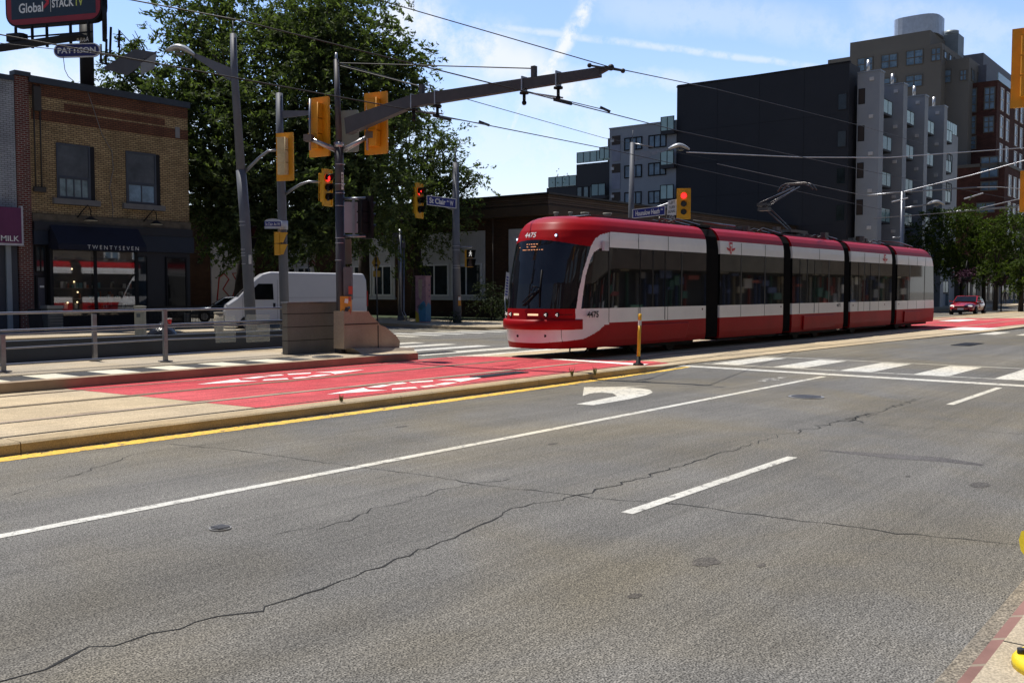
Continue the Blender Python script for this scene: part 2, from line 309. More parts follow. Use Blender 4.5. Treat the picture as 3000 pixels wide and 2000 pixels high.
# cracks
def crack(pts,wd,seed,jag=.05):
    r_=random.Random(seed); P3=[G(*p) for p in pts]; out=[]
    for a,b in zip(P3[:-1],P3[1:]):
        n=max(2,int((b-a).length/.12))
        for i in range(n): out.append(a.lerp(b,i/n)+Vector((r_.uniform(-jag,jag),r_.uniform(-jag,jag),0)))
    out.append(P3[-1]); mb=MB(); ribbon(mb,out,[wd*r_.choice((.45,.6,.8,1.1,1.5,.6)) for _ in out],.003); mb.build('road_crack',CRACK,road)
crack([(30,1995),(260,1900),(500,1840),(740,1790),(1000,1700),(1150,1640),(1290,1590),(1400,1545),(1500,1490),(1700,1450),(1810,1420),(1960,1375),(2200,1300)],.017,1)
crack([(2200,1300),(2300,1272),(2420,1245),(2500,1228),(2590,1200),(2700,1165)],.020,2,.08)
crack([(500,1300),(700,1320),(1000,1362),(1080,1372),(1280,1398),(1480,1430),(1640,1444),(1740,1458),(2000,1478),(2210,1508),(2400,1530),(2620,1560),(2820,1578),(3010,1598)],.012,3,.03)
crack([(2495,1240),(2600,1246),(2740,1255),(3000,1272)],.009,4,.03)
crack([(800,1570),(950,1545),(1130,1480),(1280,1440),(1500,1400)],.009,5,.06)
crack([(0,1455),(60,1445),(400,1330),(700,1290)],.007,6,.04)
crack([(2520,1238),(2480,1225),(2560,1212),(2470,1235)],.02,7,.08)
# tar patches
def blob(mb,c,a,b,z,n=18,seed=0):
    r_=random.Random(seed); mb.quad(*[(c[0]+a*math.cos(t)*r_.uniform(.75,1.1),c[1]+b*math.sin(t)*r_.uniform(.75,1.1),z) for t in [2*math.pi*i/n for i in range(n)]])
TAR=ground_mat('tar_stain',(.095,.09,.085),.5,80,.2,1.)
l=MB()
for i,(px,py,a,b) in enumerate(((2068,1645,.13,.09),(2230,1655,.06,.03),(1860,1745,.06,.04),(2870,1420,.16,.09),(2660,1395,.05,.03),(1175,1250,.12,.06),(1620,1300,.1,.05))):
    blob(l,G(px,py),a,b,.0025,seed=i)
l.build('tar_spot',TAR,road)
l=MB(); ribbon(l,[G(2400,1318),G(2600,1335),G(2750,1345),G(2880,1362)],[.05,.3,.3,.1],.002); l.build('tar_strip',ground_mat('tar_strip_mat',(.112,.106,.105),.5,80,.2,1.),road)
def manhole(name,label,cat,c,r,z,m=IRON,group=None):
    t=thing(name,label,'manhole',(c[0],c[1],z),0,group); a=MB(); a.tube([(c[0],c[1],z-.02),(c[0],c[1],z+.012)],r,28,True,False); a.build('frame',mat('ring_metal',(.34,.33,.31),.45,.5),t)
    b=MB(); b.tube([(c[0],c[1],z+.0125),(c[0],c[1],z+.018)],r*.84,28,True,False)
    for i in range(-3,4): b.box(c[0]-r*.6,c[1]+i*r*.2-.006,z+.018,c[0]+r*.6,c[1]+i*r*.2+.006,z+.022)
    b.build('lid',m,t); return t
manhole('water_valve_cover','small round iron cover in the asphalt below the long white lane line','',(4.31,6.34),.085,.0); bpy.data.objects['water_valve_cover']['category']='manhole'
manhole('sewer_cover','round iron manhole cover in the road just past the solid white lane line','manhole',tuple(G(2362,1163))[:2],.30,.0)
manhole('manhole_cover','round iron manhole cover set in the concrete beside the tactile strip','manhole',tuple(G(960,1045,.3))[:2],.36,.302)
def grate(name,label,c,a,b,z,rz=0):
    t=thing(name,label,'drain grate',(c[0],c[1],z),rz); f=MB(); f.box(-a,-b,.002,a,b,.006); f.build('pit',mat('pit_dark',(.01,.01,.01),.9),t,True)
    s_=MB(); n=int(a/.035)
    for i in range(n): x=-a+(i+.5)*2*a/n; s_.box(x-.012,-b,.006,x+.012,b,.014)
    s_.build('grating',IRON,t,True)
grate('trench_drain','dark iron drain grate in the red lane beside the white diamond',G(1465,1098,.13),.75,.18,.138)
grate('catch_basin_grate','small ribbed drain grate at the end of the platform kerb',G(1262,1033,.02),.9,.2,.005)
grate('far_road_grate','ribbed drain grate in the asphalt beyond the crosswalk',G(2835,1009),1.0,.3,.003)
# ---------------------------------------------------------------- trackway slab
Y0,Y1,BZ=11.03,16.52,.13
mb=MB()
prof=[(-60,11.03,16.52,.13),(18.5,11.03,16.52,.13),(19.6,11.15,16.6,.07),(21.6,11.43,17.3,.02),(34.9,10.75,17.2,.02),(46,9.7,16.4,.05),(60,9.1,16.1,.13),(110,8.4,16.1,.13)]
v=[];f=[]
for x,a,b,z in prof: v+=[(x,a,z),(x,b,z),(x,a,-.1),(x,b,-.1)]
for i in range(len(prof)-1):
    o=4*i; f+=[(o,o+4,o+5,o+1),(o,o+2,o+6,o+4),(o+1,o+5,o+7,o+3)]
mb.add(v,f); trackway=struct('trackway',mb,CONC)
# kerb with chamfered top and joints, near side
kb=MB(); xs=[-60,4.9,10.9,14.6,18.62]; 
for a,b in zip(xs[:-1],xs[1:]): kb.prism([(a+.006,11.0,-.1),(a+.006,11.0,.12),(a+.006,11.03,.142),(a+.006,11.36,.142),(a+.006,11.36,-.1)],(b-a-.012,0,0))
kb.build('kerb',KERB,trackway)
kb=MB(); kb.prism([(46.5,16.0,-.1),(46.5,16.0,.15),(46.5,16.4,.15),(46.5,16.4,-.1)],(90,0,0)); kb.build('far_kerb',KERB,trackway)
def tz(x):
    return float(np.interp(x,[p[0] for p in prof],[p[3] for p in prof]))
# red paint with the slanted start edge
def dense(pts,step=.5):
    out=[]
    for a,b in zip(pts[:-1],pts[1:]):
        n=max(1,int(math.dist(a,b)/step)); out+=[(a[0]+(b[0]-a[0])*i/n,a[1]+(b[1]-a[1])*i/n) for i in range(n)]
    return out+[pts[-1]]
def bedstrip(mb,pts,wd,dz):
    p=dense(pts); ribbon(mb,p,wd,[tz(q[0])+dz for q in p])
red=MB()
def redpoly(lo,hi,dz=.003):
    n=len(lo); v=[];f=[]
    for a,b in zip(lo,hi): v+=[(a[0],a[1],tz(a[0])+dz),(b[0],b[1],tz(b[0])+dz)]
    red.add(v,[(2*i,2*i+2,2*i+3,2*i+1) for i in range(n-1)])
redpoly([(8.55,11.37),(12,11.37),(18.5,11.37),(19.6,11.5),(20.9,11.7),(21.3,12.4)],[(8.1,16.5),(12,16.5),(18.5,16.5),(18.9,16.5),(19.0,16.5),(19.3,16.5)])
redpoly([(46,10.6),(52,10.2),(60,9.5),(66,9.3)],[(46,15.9),(52,15.9),(57,15.9),(62,15.9)])
red.build('red_lane_paint',REDP,trackway)
R4=[(-60,11.62),(8,11.55),(18.5,11.5),(21,11.95),(23.4,12.05),(43.4,10.7),(60,9.9),(110,9.4)]
R3=[(-60,12.84),(4,12.84),(18,12.75),(20.9,13.0),(23.4,13.5),(43.4,12.2),(60,11.4),(110,10.9)]
R2=[(-60,14.48),(4,14.48),(18,14.60),(21.5,14.62),(46,13.75),(60,13.4),(110,13)]
R1=[(-60,15.97),(4,15.97),(18,16.06),(21.5,16.1),(46,15.22),(60,14.8),(110,14.4)]
seam=mat('rail_surround',(.32,.25,.16),.8,0,.2,4)
TAN=mat('rail_surround_tan',(.27,.20,.11),.8,0,.2,4); PAL=mat('rail_surround_pale',(.50,.36,.25),.8,0,.15,4); GRS=mat('rail_surround_grey',(.36,.30,.22),.8,0,.15,4); RST=mat('rail_steel_dull',(.24,.19,.13),.5,.5,.3,6)
for rr,bw_,bm_,sw,sm_ in ((R4,.06,GRS,.018,RST),(R3,.17,GRS,.05,PAL),(R2,.17,TAN,.05,RST),(R1,.11,PAL,.03,RST)):
    s_=MB(); bedstrip(s_,rr,bw_,.006); s_.build('rail_bed',bm_,trackway)
    s_=MB(); bedstrip(s_,rr,sw,.009); s_.build('rail',sm_,trackway)
    s_=MB(); bedstrip(s_,[(a,b-bw_*.5) for a,b in rr],.014,.0085); s_.build('rail_groove',CRACK,trackway)
jt=MB()
for x in (-2.1,3.3,8.7,):
    p0=(x+1.6,11.4); p1=(x,16.5); bedstrip(jt,[p0,p1],.014,.002)
for x in (26,31,36,41): bedstrip(jt,[(x,11.3),(x+.3,16.6)],.02,.002)
jt.build('slab_joint',CRACK,trackway)
dm=mat('rail_dirt',(.20,.14,.085),.9,0,.5,6); dn=ground_mat('tyre_mark',(.16,.10,.075),.4,50,.5,1.)
for rr in (R3,R2):
    pts_=[(a,b) for a,b in rr if a>-30]; s_=MB(); rs_=random.Random(int(rr[0][1]*10))
    x=-6.
    while x<46:
        l_=rs_.uniform(.3,1.6); w_=rs_.uniform(.01,.035); y=float(np.interp(x,[p[0] for p in rr],[p[1] for p in rr]))+rs_.choice((-1,1))*rs_.uniform(.10,.14)
        s_.quad((x,y-w_*.3,tz(x)+.0065),(x+l_*.5,y-w_,tz(x)+.0065),(x+l_,y,tz(x+l_)+.0065),(x+l_*.6,y+w_,tz(x)+.0065)); x+=l_+rs_.uniform(.1,1.6)
    s_.build('rail_dirt',dm,trackway)
# dashed diamonds
def diamond(cx,cy,ln,wd):
    mb=MB(); z=tz(cx)+.007
    def q(*p): mb.quad(*[(cx+a*ln/2,cy+b*wd/2,z) for a,b in p])
    for s in (-1,1):
        q((s*1.,0),(s*.46,.66),(s*.54,0),(s*.46,-.66))
        for t in (-1,1):
            q((s*.42,t*.70),(s*.17,t*.98),(s*.12,t*.60),(s*.34,t*.34))
    for t in (-1,1): q((-.10,t*1.02),(.10,t*1.02),(.07,t*.64),(-.07,t*.64))
    mb.build('diamond_marking',WP2,trackway)
diamond(12.0,15.28,4.1,.95); diamond(12.35,12.15,4.05,.92)
# white bar across the tracks, white blocks and the second crosswalk
s_=MB(); s_.quad(*[tuple(G(x,y,.09)) for x,y in ((1605,1051),(1640,1051),(1900,1066),(1880,1070))]); 
s_.build('track_stop_bar',WP2,trackway)
for i in range(6):
    y=17.2+i*1.5; b=MB(); b.quad((19.4,y,.0045),(24.2,y,.0045),(24.2,y+.62,.0045),(19.4,y+.62,.0045)); 
    b.build('crosswalk_bar',WP,road)
for i in range(7):
    x=25.5+i*1.35; b=MB(); b.quad((x,26.5,.0045),(x+.6,26.5,.0045),(x+.6,29.2,.0045),(x,29.2,.0045)); b.build('crosswalk_bar',WP,road)
for i in range(6):
    y=2.0+i*1.4; b=MB(); b.quad((43.2,y,.0045),(46.2,y,.0045),(46.2,y+.65,.0045),(43.2,y+.65,.0045)); b.build('crosswalk_bar',WP,road)
b=MB(); b.quad((46,10.2,.06),(49,10.0,.07),(49,11.6,.072),(46,11.8,.062)); b.build('lane_block',WP2,trackway)
b=MB(); b.quad((56,13.5,.13),(60,13.3,.136),(60,14.4,.136),(56,14.6,.13)); b.build('lane_block',WP2,trackway)
# ---------------------------------------------------------------- far sidewalks
slab('corner_sidewalk',[(34.6,37),(33.2,30.2),(33.6,28.4),(35.5,27.4),(60,22.6),(160,22.2),(160,60),(45.3,90),(40,90)],-.2,.14,PAVE)
slab('far_left_sidewalk',[(-60,34.6),(24.5,34.6),(26.6,36),(27,90),(-60,90)],-.2,.14,PAVE)
gr=MB(); gr.quad((40.5,31,.15),(45.3,30,.15),(45.3,70,.15),(41.5,70,.15)); verge=struct('verge',gr,mat('dark_soil_grass',(.03,.045,.015),.95,0,.5,3.))
# ---------------------------------------------------------------- boarding platform
pk=MB(); pk.prism([(-60,16.5,.29),(16.9,16.5,.29),(17.6,17.2,.29),(16.6,19.5,.29),(16,21.2,.29),(-60,21.2,.29)],(0,0,-.4)); platform=struct('platform',pk,PAVE)
pk=MB(); pk.prism([(-60,16.46,.302),(16.9,16.46,.302),(16.9,16.74,.302),(-60,16.74,.302)],(0,0,-.3)); pk.build('platform_kerb',mat('platform_kerb_concrete',(.34,.25,.16),.85,0,.2,1.5),platform)
blk=ground_mat('black_tile',(.055,.055,.056),.3,60,.2,1.); wht=ground_mat('cream_tile',(.66,.62,.50),.08,60,.06,1.)
for k in range(24):
    x=7.95-.6*10+.6*k
    if x>13.5: break
    t_=MB(); t_.quad((x,16.78,.296),(x+.6,16.78,.296),(x+.6,17.72,.296),(x,17.72,.296)); t_.build('tactile_tile',wht if k%2==0 else blk,platform)
t_=MB(); t_.box(-20,17.80,.293,14.6,17.83,.298); t_.box(-20,17.98,.293,14.6,18.0,.298); t_.build('platform_seam',CRACK,platform)
# ---------------------------------------------------------------- platform railing, walls
GALV=mat('galvanised_steel',(.25,.26,.29),.35,.85,.15,6.); POLE=mat('grey_pole_paint',(.12,.13,.155),.6,.1,.12,2.)
DARKP=mat('dark_pole_paint',(.060,.058,.066),.55,.2,.15,3.)
rail=thing('platform_railing','grey metal railing with sloping tubular handrails along the tram platform','railing',(8.2,18.8,.29))
YR=18.8
def rr(name,pts,r,m=GALV): a=MB(); a.tube([aY(x,y,YR) for x,y in pts],r,10); return a.build(name,m,rail)
rr('top_rail',[(-160,922),(0,918),(485,907),(843,902),(1000,900)],.026)
rr('handrail',[(-160,978),(0,969),(485,951),(700,942),(840,939)],.024); rr('handrail',[(-160,988),(0,980),(485,957),(700,951),(842,944)],.02)
rr('mid_rail',[(-160,1030),(0,1022),(485,994),(843,982)],.018)
rr('bottom_rail',[(-160,1080),(20,1068),(485,1040),(843,1017)],.022)
for x,t_,b_ in ((10,980,1090),(485,906,1062),(843,902,1030)):
    a=MB(); p=aY(x,b_,YR); q=aY(x,t_,YR); a.bar((p.x,p.y,.3),(p.x,p.y,q.z),.085,.07,(0,1,0)); a.rbox((p.x,p.y,.31),(.24,.2,.02)); a.build('post',GALV,rail)
p=aY(275,920,20.2); a=MB(); a.bar((p.x,20.2,.3),(p.x,20.2,p.z),.09,.07,(0,1,0)); a.rbox((p.x,20.2,.31),(.22,.2,.02)); a.build('post',GALV,rail)
cg=mat('clear_glass_panel',(.5,.55,.55),.08,0,.05); t=cg.node_tree; b=t.nodes['Principled BSDF']
tr=N(t,'ShaderNodeBsdfTransparent'); ms=N(t,'ShaderNodeMixShader',i_0=.22); L(t,tr.outputs[0],ms.inputs[1]); L(t,b.outputs[0],ms.inputs[2]); L(t,ms.outputs[0],t.nodes['Material Output'].inputs[0])
for x0,x1,y0,y1 in ((632,690,925,1004),(722,790,920,1003)):
    a=MB(); pa=aY(x0,y1,20.6);pb=aY(x1,y0,20.6); a.box(pa.x,20.6,pa.z,pb.x,20.612,pb.z); gp_=a.build('windscreen_panel',cg); tag(gp_,'small clear glass panel behind the platform railing, '+('beside the round bollard' if x0<700 else 'in front of the leaning street light pole'),'glass panel','glass panels at the back of the platform')
# rear barrier wall of the platform; its shade is put into the navy colour
DW=mat('shaded_barrier',(.014,.024,.042),.55,.0,.25,1.2)
a=MB(); a.box(-14,21.0,.29,17.2,21.25,.72); a.box(-14,20.96,.72,17.2,21.29,.76); bw=a.build('platform_barrier_wall',DW); tag(bw,'low barrier wall coloured dark for shade, running along the back of the platform','wall')
# ribbed wall panel beside the central pole
pa=aY(843,1030,18.55); pb=aY(1003,1030,18.55)
t=thing('shelter_wall_panel','grey concrete wall panel with level joints between railing and central pole','wall',(pa.x,18.55,.29))
zs=[.29,.62,.95,1.27,1.53]; CP=ground_mat('panel_concrete',(.17,.165,.15),.1,50,.12,1.2,bump=.15)
for z0,z1 in zip(zs[:-1],zs[1:]): a=MB(); a.box(pa.x,18.55,z0+.008,pb.x+.1,18.75,z1-.008); a.build('wall_course',CP,t)
a=MB(); a.box(pa.x+.01,18.57,.29,pb.x+.09,18.73,1.54); a.build('joint_filler',CRACK,t)
a=MB(); a.box(pa.x-.02,18.52,1.53,pb.x+.1,18.78,1.56); a.build('cap_rail',GALV,t)
# sloping concrete crash wall
poly=[(1008,912),(1080,912),(1086,922),(1112,948),(1112,951),(1130,958),(1162,984),(1172,1000),(1170,1020),(1008,1022)]
pts=[aY(x,y,17.7) for x,y in poly]
t=thing('crash_wall','stepped beige concrete end wall sloping down to the crosswalk behind the central pole','wall',(pts[-1].x,17.7,.29))
CB=ground_mat('crash_wall_concrete',(.36,.30,.235),.1,50,.14,1.2,bump=.15)
for i0 in (0,):
    a=MB(); a.prism([Vector(p) for p in pts],(0,.38,0)); a.build('wall_body',CB,t)
a=MB(); p=aY(1172,1020,17.6); q=aY(1215,1033,17.4); a.prism([aY(1035,1020,17.55),aY(1214,1019,17.55),aY(1214,1036,17.4),aY(1060,1036,17.4)],(0,.6,0)); a.build('footing',CB,t)
a=MB(); g1=aY(1108,952,17.69); g2=aY(1100,1020,17.69); a.box(g1.x-.01,17.69,.35,g1.x+.012,17.70,g1.z); g3=aY(1010,951,17.69); a.box(g3.x,17.69,g3.z-.01,g1.x,17.70,g3.z+.012); a.build('joint',CRACK,t)
# ---------------------------------------------------------------- litter bag
GB=mat('black_bin_bag',(.012,.012,.014),.25,0,.4,8.,bump=.9,bscale=14)
c=G(478,1034,.29)
t=thing('bin_bag','full black rubbish bag standing on the platform behind the railing','rubbish bag',c)
a=MB(); prev=None; rows=[]
for i,(z,r) in enumerate(((0,.30),(.12,.38),(.3,.40),(.48,.36),(.62,.25),(.70,.12),(.78,.06))):
    rows.append([(c.x+r*math.cos(q)*(1+.16*noise.noise((math.cos(q)*2,math.sin(q)*2,z*5))),c.y+r*math.sin(q)*(1+.16*noise.noise((math.cos(q)*2,math.sin(q)*2+7,z*5))),c.z+z) for q in np.linspace(0,2*math.pi,22)[:-1]])
n=21; a.add([p for r_ in rows for p in r_],[(i*n+j,i*n+(j+1)%n,(i+1)*n+(j+1)%n,(i+1)*n+j) for i in range(6) for j in range(n)],True); a.build('bag_body',GB,t)
a=MB(); a.rbox((c.x-.28,c.y-.1,c.z+.25),(.3,.25,.5),.4,bev=.04); a.build('bag_bulge',GB,t)
cp=aY(497,948,YR); t=thing('drink_cup','red and white paper cup left on the railing','cup',cp)
a=MB(); a.cyl(cp+Vector((0,0,.05)),.035,.10,14,r2=.045); a.build('cup_body',mat('cup_red',(.5,.03,.03),.5),t); a=MB(); a.cyl(cp+Vector((0,0,.108)),.05,.016,14); a.build('lid',mat('cup_lid',(.8,.8,.78),.4),t)
# ---------------------------------------------------------------- buildings: helpers
def win(parent,axis,c0,u0,u1,z0,z1,frame,gl,nx=1,nz=1,th=.06,dep=.10,out=-1,name='window',tw=None,bars=None):
    """a window on a wall lying in the plane axis=c0; u runs along the wall; out = outward sign"""
    def P(u,d,z): return (u,c0+out*d,z) if axis=='y' else (c0+out*d,u,z)
    def bx(mb,ua,ub,da,db,za,zb):
        p=P(ua,da,za);q=P(ub,db,zb); mb.box(min(p[0],q[0]),min(p[1],q[1]),za,max(p[0],q[0]),max(p[1],q[1]),zb)
    f=MB(); tm=tw or th
    for a_,b_ in ((u0,u0+th),(u1-th,u1)): bx(f,a_,b_,0,dep,z0,z1)
    for a_,b_ in ((z0,z0+th),(z1-th,z1)): bx(f,u0+th,u1-th,0,dep,a_,b_)
    for i in range(1,nx): u=u0+(u1-u0)*i/nx; bx(f,u-tm/2,u+tm/2,0,dep*.9,z0+th,z1-th)
    for i in range(1,nz): z=z0+(z1-z0)*i/nz; bx(f,u0+th,u1-th,0,dep*.8,z-tm/2,z+tm/2)
    if bars:
        for z in bars: bx(f,u0+th,u1-th,0,dep*.8,z-tm/2,z+tm/2)
    o=f.build(name,frame,parent); g=MB(); bx(g,u0+th*.5,u1-th*.5,.004,dep*.35,z0+th*.5,z1-th*.5); g.build('pane',gl,o); return o
def wallbox(name,m,parent,x0,y0,z0,x1,y1,z1): a=MB(); a.box(x0,y0,z0,x1,y1,z1); return a.build(name,m,parent)
GL=glass('window_glass',(.02,.028,.035)); GLB=glass('window_glass_sky_tint',(.15,.235,.32),.08); GLD=glass('dark_glass',(.006,.007,.008),.05,.35); GLP=glass('pale_glass',(.16,.22,.24),.12)  # GLB: reflected sky is painted into the blue base colour
BLK=mat('black_frame',(.012,.012,.014),.6,spec=.25); NAVY=mat('navy_paint',(.004,.006,.012),.45,0,.25,2.); WHT=mat('white_paint',(.72,.72,.70),.5,0,.1,2.); GRF=mat('grey_frame',(.28,.32,.35),.5)
LET=mat('white_letter',(.78,.78,.76),.5)
# ---- brick shop with billboard
BY=40.78; bx0,bx1,bh=18.35,26.30,10.75
YB=brick('yellow_brick',(.48,.35,.18),(.31,.21,.105),(.10,.07,.045),.24,.085,ms=.014); RB=brick('brown_brick',(.20,.085,.045),(.14,.06,.035),(.045,.03,.025),.235,.082); DRB=brick('dark_red_brick',(.15,.025,.018),(.10,.02,.015),(.28,.25,.22),.24,.085,ms=.014)
t=thing('brick_shop','two-storey yellow brick shop with brown brick bands and a dark navy shopfront','building',(22.3,BY,.14)); shop=t
wallbox('wall',YB,t,bx0+.5,BY,4.4,bx1,BY+14,bh-.3); wallbox('pier',DRB,t,bx0-.06,BY-.05,.14,bx0+.5,BY+14,bh-.1)
wallbox('ground_floor_wall',NAVY,t,bx0+.5,BY+.02,.14,bx1,BY+13.9,4.4)
a=MB(); a.box(bx0-.1,BY-.18,bh-.1,bx0+.55,BY+.3,bh+.08); a.box(bx0+.5,BY-.16,bh-.3,bx1+.06,BY+.3,bh-.02); a.box(bx1-.1,BY+.3,bh-.3,bx1+.06,BY+14,bh-.02); a.build('coping',mat('coping_metal',(.045,.055,.07),.5,.3),t)
for z0,z1,u0,u1 in ((9.95,10.45,bx0+.52,bx1),(8.95,9.42,bx0+.6,bx1),(9.50,9.80,bx0+2.0,bx1-1.2),):
    wallbox('brick_band',RB,t,u0,BY-.015,z0,u1,BY+.01,z1)
for u0,u1,z0,z1,nm in ((19.95,21.65,5.75,8.1,0),(23.1,24.8,5.75,8.1,1)):
    wallbox('window_recess',BLK,t,u0,BY-.004,z0,u1,BY+.02,z1)
    o=win(t,'y',BY,u0,u1-.22,z0+.02,z1,mat('slate_frame',(.05,.06,.08),.5),glass('blind_glass',(.055,.06,.068),.35),1,1,.07,.05,bars=[z0+.95])
    win(o,'y',BY-.02,u0+.06,u1-.3,z0+.06,z0+.9,mat('slate_frame',(.05,.06,.08),.5),GLP if nm==0 else GLB,4 if nm==0 else 2,1,.05,.05,name='lower_sash')
    wallbox('sill',mat('stone_sill',(.16,.155,.15),.8),t,u0-.2,BY-.18,z0-.24,u1+.15,BY+.02,z0)
wallbox('stone_cornice',mat('shop_cornice',(.10,.08,.055),.8,0,.4,3),t,bx0+.5,BY-.12,4.7,bx1,BY+.05,5.05); wallbox('dark_cornice',NAVY,t,bx0+.5,BY-.25,4.35,bx1,BY+.05,4.7)
# awning with lettering
a=MB(); a.prism([(19.5,BY,4.6),(19.5,BY-.25,4.6),(19.5,BY-.95,3.78),(19.5,BY-.95,3.55),(19.5,BY,3.55)],(4.0,0,0)); aw=a.build('awning',mat('awning_canvas',(.006,.008,.022),.85,0,.2,3.),t)
text('TWENTYSEVEN',(20.75,BY-.956,3.60),(1,0,0),(0,0,1),.17,LET,aw,width=2.35,bold=-.012,off=.003,space=1.55)
wallbox('fascia',mat('fascia_navy',(.008,.016,.032),.6),t,bx0+.5,BY-.2,3.75,19.45,BY,4.35); wallbox('fascia',mat('fascia_navy',(.008,.016,.032),.6),t,23.6,BY-.2,3.6,bx1+.1,BY,4.35)
# shop window with shelves and lamps inside
f=MB(); 
for u in (19.5,21.43,23.35): f.box(u-.07,BY-.3,.14,u+.07,BY+.0,3.6)
f.box(19.5,BY-.3,.14,23.35,BY-.02,.72); f.build('shopfront_frame',BLK,t)
SHG=mat('shop_glass',(.03,.035,.04),.03,0,.3,spec=.9); tt=SHG.node_tree; bb=tt.nodes['Principled BSDF']; fr=N(tt,'ShaderNodeFresnel',i_0=1.6); trn=N(tt,'ShaderNodeBsdfTransparent'); gls=N(tt,'ShaderNodeBsdfGlossy',i_Roughness=.02); mxs=N(tt,'ShaderNodeMixShader'); md=N(tt,'ShaderNodeMath',operation='ADD',i_1=.09); L(tt,fr.outputs[0],md.inputs[0]); L(tt,md.outputs[0],mxs.inputs[0]); L(tt,trn.outputs[0],mxs.inputs[1]); L(tt,gls.outputs[0],mxs.inputs[2]); L(tt,mxs.outputs[0],tt.nodes['Material Output'].inputs[0])
for u0,u1 in ((19.57,21.36),(21.5,23.28)):
    g=MB(); g.box(u0,BY-.28,.72,u1,BY-.265,3.56); g.build('shop_window_pane',SHG,t)
wallbox('interior_back',mat('shop_interior',(.10,.09,.08),.8),t,19.5,BY-.03,.72,23.35,BY+.01,3.6)
sh=MB()
for z in (1.0,1.45,1.9): sh.box(19.6,BY-.16,z,23.3,BY-.03,z+.03)
sh.build('shelf',mat('shelf_wood',(.25,.22,.19),.7),t)
rs=random.Random(3)
for k in range(4):
    g=MB()
    for i in range(11):
        u=19.7+rs.random()*3.5; z=rs.choice((1.03,1.48,1.93)); wd=rs.uniform(.05,.16); g.box(u,BY-.15,z,u+wd,BY-.05,z+rs.uniform(.12,.3))
    g.build('shop_goods',mat('goods%d'%k,[(.5,.48,.42),(.12,.25,.25),(.35,.12,.06),(.7,.68,.6)][k],.6),t)
for u,z in ((20.5,2.2),(20.65,1.75),(20.2,1.3),(20.62,1.32),(20.42,2.75)):
    g=MB(); g.sphere((u,BY-.2,z),.035); g.build('lamp_bulb',mat('bulb_glow',(1,.8,.5),.5,emit=(1,.75,.4),es=2.5),t)
# flat door on the left of the shopfront
win(t,'y',BY,18.95,19.35+.05,.2,2.45,BLK,mat('door_panel_grey',(.07,.07,.085),.6),1,1,.08,.05,name='side_door'); win(t,'y',BY,18.95,19.4,2.6,3.7,BLK,GL,2,1,.05,.05)
wallbox('street_number',LET,t,19.1,BY-.06,1.95,19.28,BY-.045,2.03)
win(t,'y',BY,23.55,24.05,.5,3.4,BLK,GL,1,1,.05,.05); win(t,'y',BY,25.0,26.1,.3,3.4,BLK,GLD,1,1,.07,.05)
for u in (21.1,24.2):     # gooseneck lamps
    o=MB(); o.tube([(u-.35,BY-.15,4.98),(u-.3,BY-.5,5.25),(u-.12,BY-.62,5.5),(u,BY-.62,5.3),(u,BY-.62,5.05)],.025,8); l_=o.build('gooseneck_lamp',BLK,t); o=MB(); o.cyl((u,BY-.62,4.93),.30,.16,16,r2=.06); o.build('lamp_shade',BLK,l_)
    o=MB(); o.cyl((u,BY-.62,4.835),.27,.02,16); o.build('lamp_glass',mat('lamp_white',(.75,.72,.6),.4),l_)
o=MB(); o.tube([(21.35,BY-.03,10.6),(21.7,BY-.03,9.6),(22.0,BY-.03,8.7),(22.45,BY-.03,8.0),(22.5,BY-.03,7.2),(22.3,BY-.03,6.4),(22.45,BY-.03,5.5),(22.4,BY-.05,5.0)],.015,6); o.build('loose_cable',mat('cable_grey',(.2,.19,.18),.6),t)
for u in (19.05,19.3): o=MB(); o.tube([(u,BY-.05,10.4),(u,BY-.05,6.0)],.03,6); o.build('downpipe',mat('pipe_dark',(.04,.035,.03),.6),t)
wallbox('pipe_box',mat('pipe_dark',(.04,.035,.03),.6),t,18.95,BY-.12,5.95,19.45,BY,6.15); wallbox('rainwater_head',mat('pipe_dark',(.04,.035,.03),.6),t,19.0,BY-.2,9.3,19.3,BY,10.3)
wallbox('wall_vent',mat('vent_grey',(.22,.22,.22),.6),t,25.62,BY-.04,9.0,25.85,BY,9.5)
wallbox('flat_roof',mat('roof_membrane',(.03,.03,.032),.9),t,bx0+.5,BY+.3,bh-.3,bx1-.1,BY+13.9,bh-.25)
# neighbour with the purple sign
t=thing('white_shop','pale painted brick shop at the left edge with a purple sign','building',(16,BY,.14))
wallbox('wall',brick('painted_brick',(.40,.42,.45),(.34,.36,.39),(.16,.17,.18),.24,.085),t,6,BY-.02,4.6,bx0-.08,BY+14,10.4); wallbox('ground_floor_wall',mat('shutter_grey',(.05,.055,.07),.6),t,6,BY+.02,.14,bx0-.1,BY+13,4.6)
wallbox('coping',mat('coping_metal',(.045,.055,.07),.5,.3),t,6,BY-.1,10.4,bx0-.09,BY+.3,10.6)
wallbox('door_post',GRF,t,17.75,BY-.1,.14,17.95,BY,3.9)
sg=wallbox('sign_board',mat('purple_sign',(.13,.02,.085),.5),t,14,BY-.42,3.75,18.25,BY-.2,5.2); wallbox('sign_frame',mat('pale_trim',(.5,.5,.55),.4),sg,13.9,BY-.40,3.66,18.33,BY-.19,3.75); wallbox('sign_frame',mat('pale_trim',(.5,.5,.55),.4),sg,18.25,BY-.40,3.75,18.33,BY-.19,5.28)
text('MILK',(17.42,BY-.424,3.83),(1,0,0),(0,0,1),.22,LET,sg,width=.72,bold=.015)
